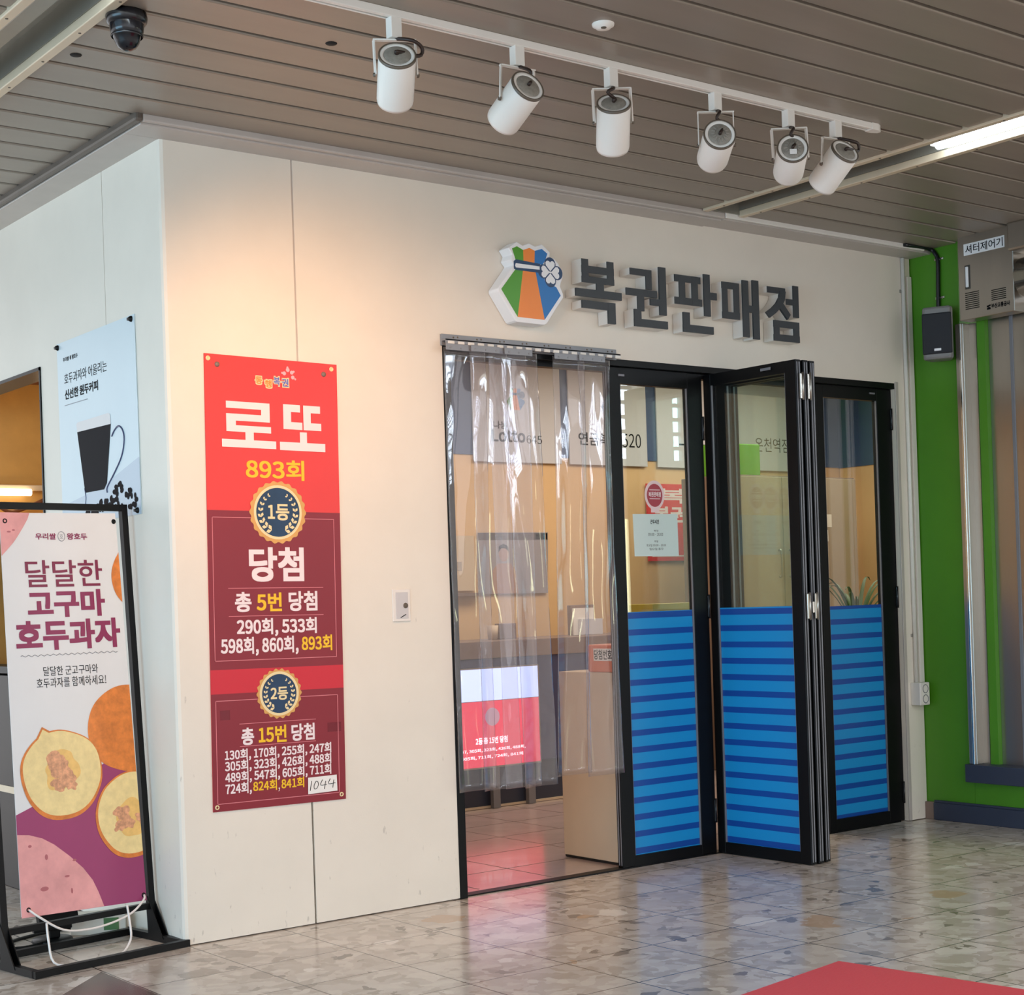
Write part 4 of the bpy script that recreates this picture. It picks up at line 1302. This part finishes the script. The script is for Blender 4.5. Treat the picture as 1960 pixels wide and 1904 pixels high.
# ================================================================ SHOP INTERIOR
EMB = (('emblem_green', 'bgreen', ([(1.467, 2.476), (1.549, 2.570), (1.584, 2.566), (1.548, 2.368)], [(1.530, 2.649), (1.556, 2.661), (1.588, 2.649), (1.588, 2.598), (1.549, 2.598)])),
       ('emblem_orange', 'borange', ([(1.548, 2.368), (1.584, 2.566), (1.650, 2.566), (1.691, 2.367)], [(1.588, 2.649), (1.622, 2.661), (1.650, 2.652), (1.646, 2.598), (1.588, 2.598)])),
       ('emblem_blue', 'bblue', ([(1.691, 2.367), (1.650, 2.566), (1.69, 2.562), (1.70, 2.53), (1.76, 2.51), (1.782, 2.477)], [(1.650, 2.652), (1.688, 2.664), (1.717, 2.647), (1.705, 2.62), (1.69, 2.598), (1.646, 2.598)])))
IB = frame_xf((0, 3.186, 0), (1, 0, 0), (0, 0, 1))
for (xa, xb, lb) in ((3.683, 4.430, 'white hanging sign board with bag emblem behind the left plastic strips'), (4.502, 5.222, 'white hanging sign board between the plastic strips and the folding door'),
                     (5.323, 6.030, 'hanging sign board behind the meeting stiles of the folding door'), (6.110, 6.85, 'hanging sign board with shop branch lettering behind the folded glass leaf')):
    t = thing('sign_board', lb, 'sign board', (xa, 3.18, 2.12), 'hanging sign boards on the navy band')
    MB(IB).box((xa, 2.12, -0.0005), (xb, 2.785, 0.012), 0.002).build('board', 'panelgrey', t)
    k = MB(IB)
    if xa < 4:
        k.text('나눔', 3.848, 2.392, 3.968, 2.341, 0.0135, 0.02).text('Lotto', 3.833, 2.338, 4.115, 2.254, 0.0135, 0.035).text('645', 4.126, 2.306, 4.258, 2.250, 0.0135)
        E = IB @ Matrix.Translation((4.045 - 1.625 * 0.50, 2.545 - 2.515 * 0.50, 0.013)) @ Matrix.Diagonal((0.50, 0.50, 1, 1))
        for nm, m2, ps in EMB:
            q = MB(E)
            for p in ps:
                q.poly(p, 0)
            q.build(nm, m2, t)
        MB(E).rect(1.545, 2.566, 1.70, 2.600, 0.0006).disc(1.73, 2.575, 0.05, 0.0006, 20).build('emblem_band', 'bnavy', t)
    elif xa < 5:
        k.text('연금복권', 4.582, 2.345, 4.965, 2.255, 0.0135, 0.02).text('520', 4.985, 2.350, 5.163, 2.252, 0.0135)
        MB(IB).poly([(4.80, 2.53), (4.835, 2.575), (4.90, 2.575), (4.935, 2.53), (4.90, 2.465), (4.83, 2.465)], 0.0130).build('emblem_grey', 'bnavy', t)
    elif xa < 6:
        k.rect(5.536, 2.285, 5.80, 2.297, 0.0135)
    else:
        k.text('온천역점', 6.325, 2.370, 6.70, 2.262, 0.0135)
    k.build('lettering', 'ink', t)

t = thing('wall_poster', 'grey poster of a person on the beige shop wall behind the plastic strips', 'poster', (3.98, 3.18, 1.24))
MB(IB).prism([(3.70, 1.245), (4.272, 1.239), (4.288, 1.652), (3.70, 1.650)], 0.0, 0.006).build('sheet', mat('poster_grey', '#9b969b', 0.4, var=0.06), t)
MB(IB).rect(3.70, 1.600, 4.285, 1.648, 0.0066).build('heading_print', mat('poster_dark', '#5a5458', 0.5), t)
m_ = MB(IB).disc(3.905, 1.512, 0.042, 0.0068, 24, 0.055).poly([(3.80, 1.245), (3.81, 1.40), (3.85, 1.445), (3.96, 1.445), (4.00, 1.40), (4.02, 1.243)], 0.0068)
m_.build('figure_print', 'skin', t)
MB(IB).poly([(3.862, 1.52), (3.865, 1.56), (3.905, 1.575), (3.945, 1.56), (3.948, 1.52), (3.92, 1.545), (3.885, 1.545)], 0.0072).build('hair_print', 'ink', t)
MB(IB).rect(4.18, 1.605, 4.28, 1.645, 0.0072).build('lettering', 'ink', t)

t = thing('wall_notice', 'narrow pale yellow notice on the beige shop wall left of the grey poster', 'notice', (3.58, 3.18, 1.25))
MB(IB).box((3.50, 1.27, 0.0), (3.665, 1.63, 0.004)).build('sheet', 'lip', t)
MB(IB).rect(3.515, 1.40, 3.56, 1.46, 0.005).build('picture_print', 'cabgrey', t)
tag(MB(IB).box((3.45, 1.235, 0.0), (3.69, 1.255, 0.06)).build('wall_ledge', 'counterb'), 'thin brown ledge below the pale yellow notice', 'ledge')

t = thing('red_poster', 'red poster with white lettering on the beige wall behind the folding door', 'poster', (5.6, 3.18, 1.44))
MB(IB).box((5.204, 1.445, 0.0), (6.00, 2.0, 0.008)).build('sheet', 'red', t)
MB(IB).text('복권', 5.30, 1.97, 5.92, 1.86, 0.0086, 0.03).text('복권판매', 5.26, 1.84, 5.94, 1.72, 0.0086, 0.04).rect(5.24, 1.475, 5.96, 1.485, 0.0086).build('lettering', 'prwhite', t)

t = thing('wall_unit', 'beige wall unit with rounded frame beside the red poster', 'wall unit', (6.1, 3.15, 1.56))
MB(IB).box((6.02, 1.56, 0.0), (6.20, 2.06, 0.05), 0.015).build('body', 'cab', t)
MB(IB).box((6.05, 1.66, 0.05), (6.17, 2.02, 0.054), 0.001).build('screen', 'cabgrey', t)

t = thing('tall_cabinet', 'tall grey-beige two-door cabinet behind the folded door leaves', 'cabinet', (5.8, 2.3, 0))
MB().box((5.14, 2.32, 0.0), (6.44, 2.75, 1.995), 0.004).build('body', 'counterb', t)
for xa, xb in ((5.19, 5.66), (5.665, 6.43)):
    d_ = MB().box((xa, 2.30, 0.03), (xb, 2.32, 1.985), 0.003).build('door', 'cabgrey', t)
    xh = xb - 0.05 if xa < 5.5 else xa + 0.05
    MB().tube([(xh, 2.30, 1.30), (xh, 2.275, 1.31), (xh, 2.275, 1.47), (xh, 2.30, 1.48)], 0.007).build('handle', 'steel', d_)
for (xa, za, xb, zb) in ((6.07, 1.64, 6.16, 1.73), (6.08, 1.54, 6.12, 1.62)):
    tag(MB().box((xa, 2.2985, za), (xb, 2.2999, zb)).build('paper_label', 'whitep'), 'small white paper label on the grey cabinet door, %s one' % ('upper' if za > 1.6 else 'lower'), 'label', 'labels on the grey cabinet')
tag(MB().box((5.16, 2.36, 1.996), (5.52, 2.70, 2.21), 0.006).build('storage_box', 'green2'), 'bright green box on top of the tall grey cabinet', 'box')
tag(MB(IB).box((5.84, 2.005, 0.0), (6.01, 2.115, 0.03)).build('lime_panel', 'lime'), 'yellow-green panel on the shop wall above the red poster corner', 'panel')

t = thing('counter', 'dark shop counter with brown top edge behind the doorway', 'counter', (3.6, 2.3, 0))
MB().box((1.6, 2.19, 0.0), (4.7, 2.62, 0.245), 0.002).build('plinth', 'navy', t)
MB().box((1.6, 2.18, 0.245), (4.7, 2.62, 0.865), 0.003).build('front', 'counter', t)
MB().box((1.6, 2.172, 0.865), (4.7, 2.66, 0.965), 0.004).build('top', 'counterb', t)
MB().box((1.6, 2.172, 0.0), (4.7, 2.19, 0.012)).build('foot_strip', 'cab', t)
t = thing('lit_panel', 'glowing red and white display panel on the counter front', 'display', (2.95, 2.15, 0.25))
MB().box((2.45, 2.13, 0.235), (3.34, 2.17, 0.815), 0.004).build('case', 'steel', t)
LP = frame_xf((0, 2.129, 0), (1, 0, 0), (0, 0, 1))
MB(LP).rect(2.46, 0.625, 3.33, 0.808, 0.0).build('white_screen', 'scrwhite', t)
MB(LP).rect(2.46, 0.245, 3.33, 0.622, 0.0).build('red_screen', 'scrred', t)
m_ = MB(LP).text('2등 총 15번 당첨', 2.86, 0.415, 3.09, 0.375, 0.001, 0.04).text('130, 170, 255, 247, 305회, 323회, 426회, 488회,', 2.52, 0.352, 3.22, 0.330, 0.001, 0.02).text('489회, 547회, 605회, 711회, 724회, 841회', 2.52, 0.312, 3.20, 0.290, 0.001, 0.02)
m_.build('lettering', 'scrtxt', t)
MB(LP).disc(2.985, 0.53, 0.052, 0.001, 36).build('medal_print', mat('screen_medal', '#b58a9a', 0.3, emit='#c89ab0', estr=0.6), t)
m_ = MB()
for x in (2.98, 3.24):
    m_.box((x, 2.135, 0.0), (x + 0.05, 2.165, 0.236))
m_.build('leg', 'gasket', t)

t = thing('side_cabinet', 'beige side cabinet just inside the doorway', 'cabinet', (2.4, 0.3, 0))
MB().box((2.17, 0.128, 0.01), (2.75, 0.505, 0.86), 0.003).build('body', 'cab', t)
MB().box((2.172, 0.130, 0.0), (2.74, 0.50, 0.01)).build('base', 'dark', t)
t = thing('form_box', 'orange box with white label on top of the beige side cabinet', 'box', (2.3, 0.2, 0.86))
MB().box((2.175, 0.125, 0.860), (2.45, 0.300, 0.985), 0.008).build('body', 'orange', t)
SB = frame_xf((2.1745, 0.300, 0.86), (0, -1, 0), (0, 0, 1))
MB(SB).box((0.045, 0.052, -0.0004), (0.173, 0.108, 0.001)).build('label_sheet', 'whitep', t)
MB(SB).text('당첨번호', 0.050, 0.103, 0.172, 0.058, 0.0015, 0.02).build('lettering', 'ink', t)
t = thing('leaflet_holder', 'dark leaflet holder with papers on the counter', 'holder', (3.97, 2.42, 0.965))
MB().box((3.85, 2.44, 0.966), (4.05, 2.47, 1.155), 0.003).build('holder', 'counterb', t)
MB().box((3.865, 2.425, 0.967), (4.03, 2.44, 1.135)).build('leaflet', 'whitep', t)
MB().box((3.90, 2.405, 0.967), (4.085, 2.42, 1.065)).build('leaflet', 'panelgrey', t)
t = thing('paper_cup', 'small pale cup on the counter behind the left plastic strips', 'cup', (3.21, 2.40, 0.965))
MB().lathe((3.21, 2.40, 0.966), (0, 0, 1), [(0, 0), (0, 0.028), (0.085, 0.036), (0.085, 0.033), (0.004, 0.025), (0.004, 0)], 24).build('body', 'cab', t)
tag(MB().box((3.27, 2.36, 0.966), (3.36, 2.46, 1.06), 0.004).build('desk_box', 'counterb'), 'small brown box beside the cup on the counter', 'box')
tag(MB().box((2.79, 0.52, 1.10), (3.09, 0.70, 1.158), 0.004).build('tray', 'yellow'), 'olive yellow tray behind the folding door glass, on a small stand', 'tray')
tag(MB().box((2.80, 0.52, 0.0), (3.08, 0.70, 1.10), 0.004).build('display_plinth', 'cab'), 'beige plinth carrying the yellow tray behind the folding door', 'plinth')

t = thing('potted_plant', 'potted plant with thin arching leaves behind the single glass door', 'plant', (5.10, 1.2, 0))
MB().lathe((5.10, 1.2, 0.0), (0, 0, 1), [(0, 0), (0, 0.15), (0.70, 0.17), (0.95, 0.19), (0.95, 0.17), (0.90, 0.165), (0.90, 0)], 28).build('pot', 'cab', t)
m_ = MB()
rl = random.Random(5)
for i in range(15):
    th = rl.uniform(0, 2 * pi) if i > 5 else (0.0, 3.0, 0.4, 3.5, 2.6, 5.9)[i]
    ln_ = rl.uniform(0.18, 0.34)
    hh = rl.uniform(0.32, 0.48)
    prev = None
    for q in range(9):
        s_ = q / 8
        p = Vector((5.10 + cos(th) * ln_ * s_, 1.2 + sin(th) * ln_ * s_, 0.90 + hh * (2.0 * s_ - 1.25 * s_ * s_)))
        wd = 0.014 * (1 - s_) ** 0.6 + 0.0015
        sx, sy = -sin(th) * wd, cos(th) * wd
        cur = [m_.v((p.x + sx, p.y + sy, p.z)), m_.v((p.x, p.y, p.z - 0.004)), m_.v((p.x - sx, p.y - sy, p.z))]
        if prev:
            m_.face([prev[0], prev[1], cur[1], cur[0]], True)
            m_.face([prev[1], prev[2], cur[2], cur[1]], True)
        prev = cur
m_.build('leaves', 'leaf', t)

# ================================================================ SMALL WALL FITTINGS
W_ = frame_xf((0, 0.0, 0), (1, 0, 0), (0, 0, 1))
t = thing('wall_switch', 'small white key switch plate on the wall between banner and doorway', 'switch', (0.97, 0, 1.13))
MB(W_).box((0.929, 1.130, -0.0005), (1.012, 1.257, 0.006), 0.002).build('frame', 'return', t)
MB(W_).box((0.943, 1.141, 0.004), (1.001, 1.245, 0.0075), 0.001).build('plate', mat('switch_plate', '#c9c6c6', 0.35), t)
MB(W_).lathe((0.988, 1.192, 0.0075), (0, 0, 1), [(0, 0.011), (0.003, 0.010), (0.003, 0.007), (0.002, 0.006), (0.004, 0.004), (0.004, 0)], 20).build('key_lock', 'lampring', t)
MB(W_).tube([(0.963, 1.145, 0.008), (0.988, 1.157, 0.008)], 0.0015, 6, 1).build('scratch', 'ink', t)

t = thing('wall_conduit', 'thin white cable conduit running up the wall end beside the green wall', 'conduit', (4.12, -0.01, 0.70))
MB().cyl((4.118, -0.011, 0.70), (4.118, -0.011, WH), 0.0105, 14).build('pipe', 'white', t)
MB().box((4.148, -0.014, 0.70), (4.183, 0.0, 2.80), 0.003).build('cover_strip', 'return', t)
m_ = MB()
for z in (0.95, 2.72):
    m_.box((4.098, -0.006, z - 0.008), (4.138, -0.0005, z + 0.008), 0.001)
m_.build('clip', 'steel', t)
t = thing('wall_outlet', 'white surface-mounted double socket box at the foot of the conduit', 'socket', (4.12, -0.03, 0.59))
MB().box((4.083, -0.060, 0.592), (4.160, 0.0, 0.708), 0.004).build('box', 'white', t)
MB().box((4.088, -0.0635, 0.597), (4.155, -0.060, 0.703), 0.002).build('face_plate', 'return', t)
for z in (0.624, 0.676):
    m_ = MB().lathe((4.122, -0.0636, z), (0, -1, 0), [(0, 0.023), (0.0015, 0.022), (0.0015, 0.019), (-0.004, 0.018), (-0.004, 0)], 24)
    so = m_.build('socket', 'gasket', t)
    MB().lathe((4.122, -0.0600, z), (0, -1, 0), [(0, 0.013), (0.003, 0.012), (0.003, 0)], 18).build('socket_core', 'white', so)

t = thing('wall_speaker', 'black and grey wall speaker hanging on the green wall', 'speaker', (4.1, -0.23, 2.33))
sx = Matrix.Translation((4.10, -0.235, 2.465)) @ Matrix.Rotation(radians(28), 4, 'Z')
m_ = MB(sx)
m_.prism([(-0.050, -0.068), (-0.020, -0.074), (0.06, -0.055), (0.06, 0.055), (-0.020, 0.074), (-0.050, 0.068)], -0.132, 0.132)
m_.build('body', 'speaker', t, bevel=0.012)
gs_ = Matrix.Identity(4)
MB(sx).box((-0.058, -0.072, -0.106), (-0.035, 0.072, 0.098), 0.006).build('grille', 'mesh', t)
MB(sx).box((-0.0595, -0.020, -0.092), (-0.0575, 0.014, -0.080), 0.001).build('badge', 'emwhite', t)
MB(sx).box((0.05, -0.03, -0.04), (0.115, 0.03, 0.04), 0.004).build('bracket', 'black', t)
t = thing('speaker_cable', 'black speaker cable clipped to the green wall up to the ceiling', 'cable', (4.18, -0.18, 2.6))
MB().tube([(4.178, -0.180, 2.59), (4.178, -0.182, 2.70), (4.178, -0.186, 2.84), (4.176, -0.175, 2.885), (4.150, -0.150, 2.917), (3.95, -0.158, 2.914)], 0.011, 10).build('cable', 'blackp', t)
m_ = MB()
for z in (2.663, 2.860):
    m_.box((4.183, -0.215, z - 0.006), (4.1895, -0.160, z + 0.006), 0.001)
    m_.lathe((4.183, -0.208, z), (-1, 0, 0), [(0, 0.006), (0.003, 0.005), (0.004, 0)], 10)
m_.build('clip', 'steel2', t)

# shutter and its control box
t = thing('control_box', 'stainless shutter control box with white title plate on the green wall', 'control box', (4.14, -0.52, 2.5))
CBX = frame_xf((4.10, -0.366, 2.508), (0, -1, 0), (0, 0, 1))
bx_ = MB().box((4.10, -0.683, 2.508), (4.19, -0.366, 2.926), 0.003).build('body', 'steel', t)
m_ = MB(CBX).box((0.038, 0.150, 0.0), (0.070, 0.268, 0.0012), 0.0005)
m_.build('handle_plate', mat('handle_dark_plate', '#54524e', 0.4, 0.6), bx_)  # dark plate that outlines the bright handle
MB(CBX).box((0.046, 0.158, 0.001), (0.062, 0.260, 0.010), 0.004).build('handle', 'emwhite', bx_)
m_ = MB(CBX)
for i in range(9):
    m_.rect(0.036, 0.050 + i * 0.0098, 0.118, 0.0545 + i * 0.0098, 0.0004)
for i in range(6):
    m_.rect(0.188, 0.070 + i * 0.0095, 0.272, 0.0745 + i * 0.0095, 0.0004)
m_.build('vent_slot', 'dark', bx_)
MB(CBX).box((0.036, 0.316, 0.0), (0.272, 0.373, 0.0014), 0.0005).build('title_plate', 'emwhite', t)
MB(CBX).text('셔터제어기', 0.046, 0.366, 0.263, 0.323, 0.0018, 0.01).build('lettering', 'ink', t)
m_ = MB(CBX).text('부산교통공사', 0.186, 0.056, 0.292, 0.032, 0.0006, 0.04).poly([(0.160, 0.030), (0.182, 0.030), (0.182, 0.038), (0.170, 0.044), (0.182, 0.046), (0.182, 0.054), (0.160, 0.050), (0.160, 0.042), (0.170, 0.040), (0.160, 0.038)], 0.0006)
m_.build('owner_lettering', 'ink', t)

t = thing('roller_shutter', 'stainless steel shutter panels and guide rail beside the green pier', 'shutter', (4.2, -0.8, 0.3))
MB().box((4.150, -0.345, 0.302), (4.23, -0.297, 2.506), 0.003).build('guide_rail', 'steel', t)
MB().box((4.143, -0.335, 0.302), (4.150, -0.322, 2.506), 0.002).build('rail_lip', 'steel2', t)
MB().box((4.20, -0.385, 0.302), (4.24, -0.345, 2.506)).build('jamb_steel', 'steel', t)
MB().box((4.205, -0.432, 0.302), (4.26, -0.386, 2.56)).build('jamb_green', 'green', t)
MB().box((4.235, -0.555, 0.302), (4.26, -0.433, 2.56)).build('panel', 'steel', t)
MB().box((4.231, -0.575, 0.302), (4.262, -0.555, 2.56), 0.002).build('joint', 'gasket', t)
MB().box((4.235, -1.70, 0.302), (4.26, -0.575, 2.56)).build('panel', 'steel', t)
MB().box((4.130, -1.70, 0.212), (4.30, -0.283, 0.302), 0.004).build('sill', 'navy', t)
t = thing('shutter_housing', 'stainless housing at the top right edge beyond the control box', 'housing', (4.1, -1.1, 2.5))
MB().box((4.04, -1.70, 2.785), (4.19, -0.690, 2.926), 0.012).build('cover', 'steel', t)
MB().cyl((4.165, -1.70, 2.672), (4.165, -0.700, 2.672), 0.095, 40).build('barrel', 'steel2', t)

# ================================================================ FLOOR THINGS
MX = Matrix.Translation((1.41, -1.807, 0)) @ Matrix.Rotation(math.atan2(-0.155, -0.988), 4, 'Z')
t = MB(MX).box((0.0, 0.0, 0.0), (1.5, 1.8, 0.008), 0.003).build('floor_mat', 'mat')
tag(t, 'red ribbed rubber mat on the terrazzo floor in front', 'mat')
m_ = MB().prism([(-0.38, -0.154), (-1.5, -1.25), (-0.375, -1.25)], -0.0005, 0.0008)
tag(m_.build('floor_inlay', 'darktile'), 'dark brown granite wedge set in the floor at the bottom left', 'floor inlay', kind='structure')
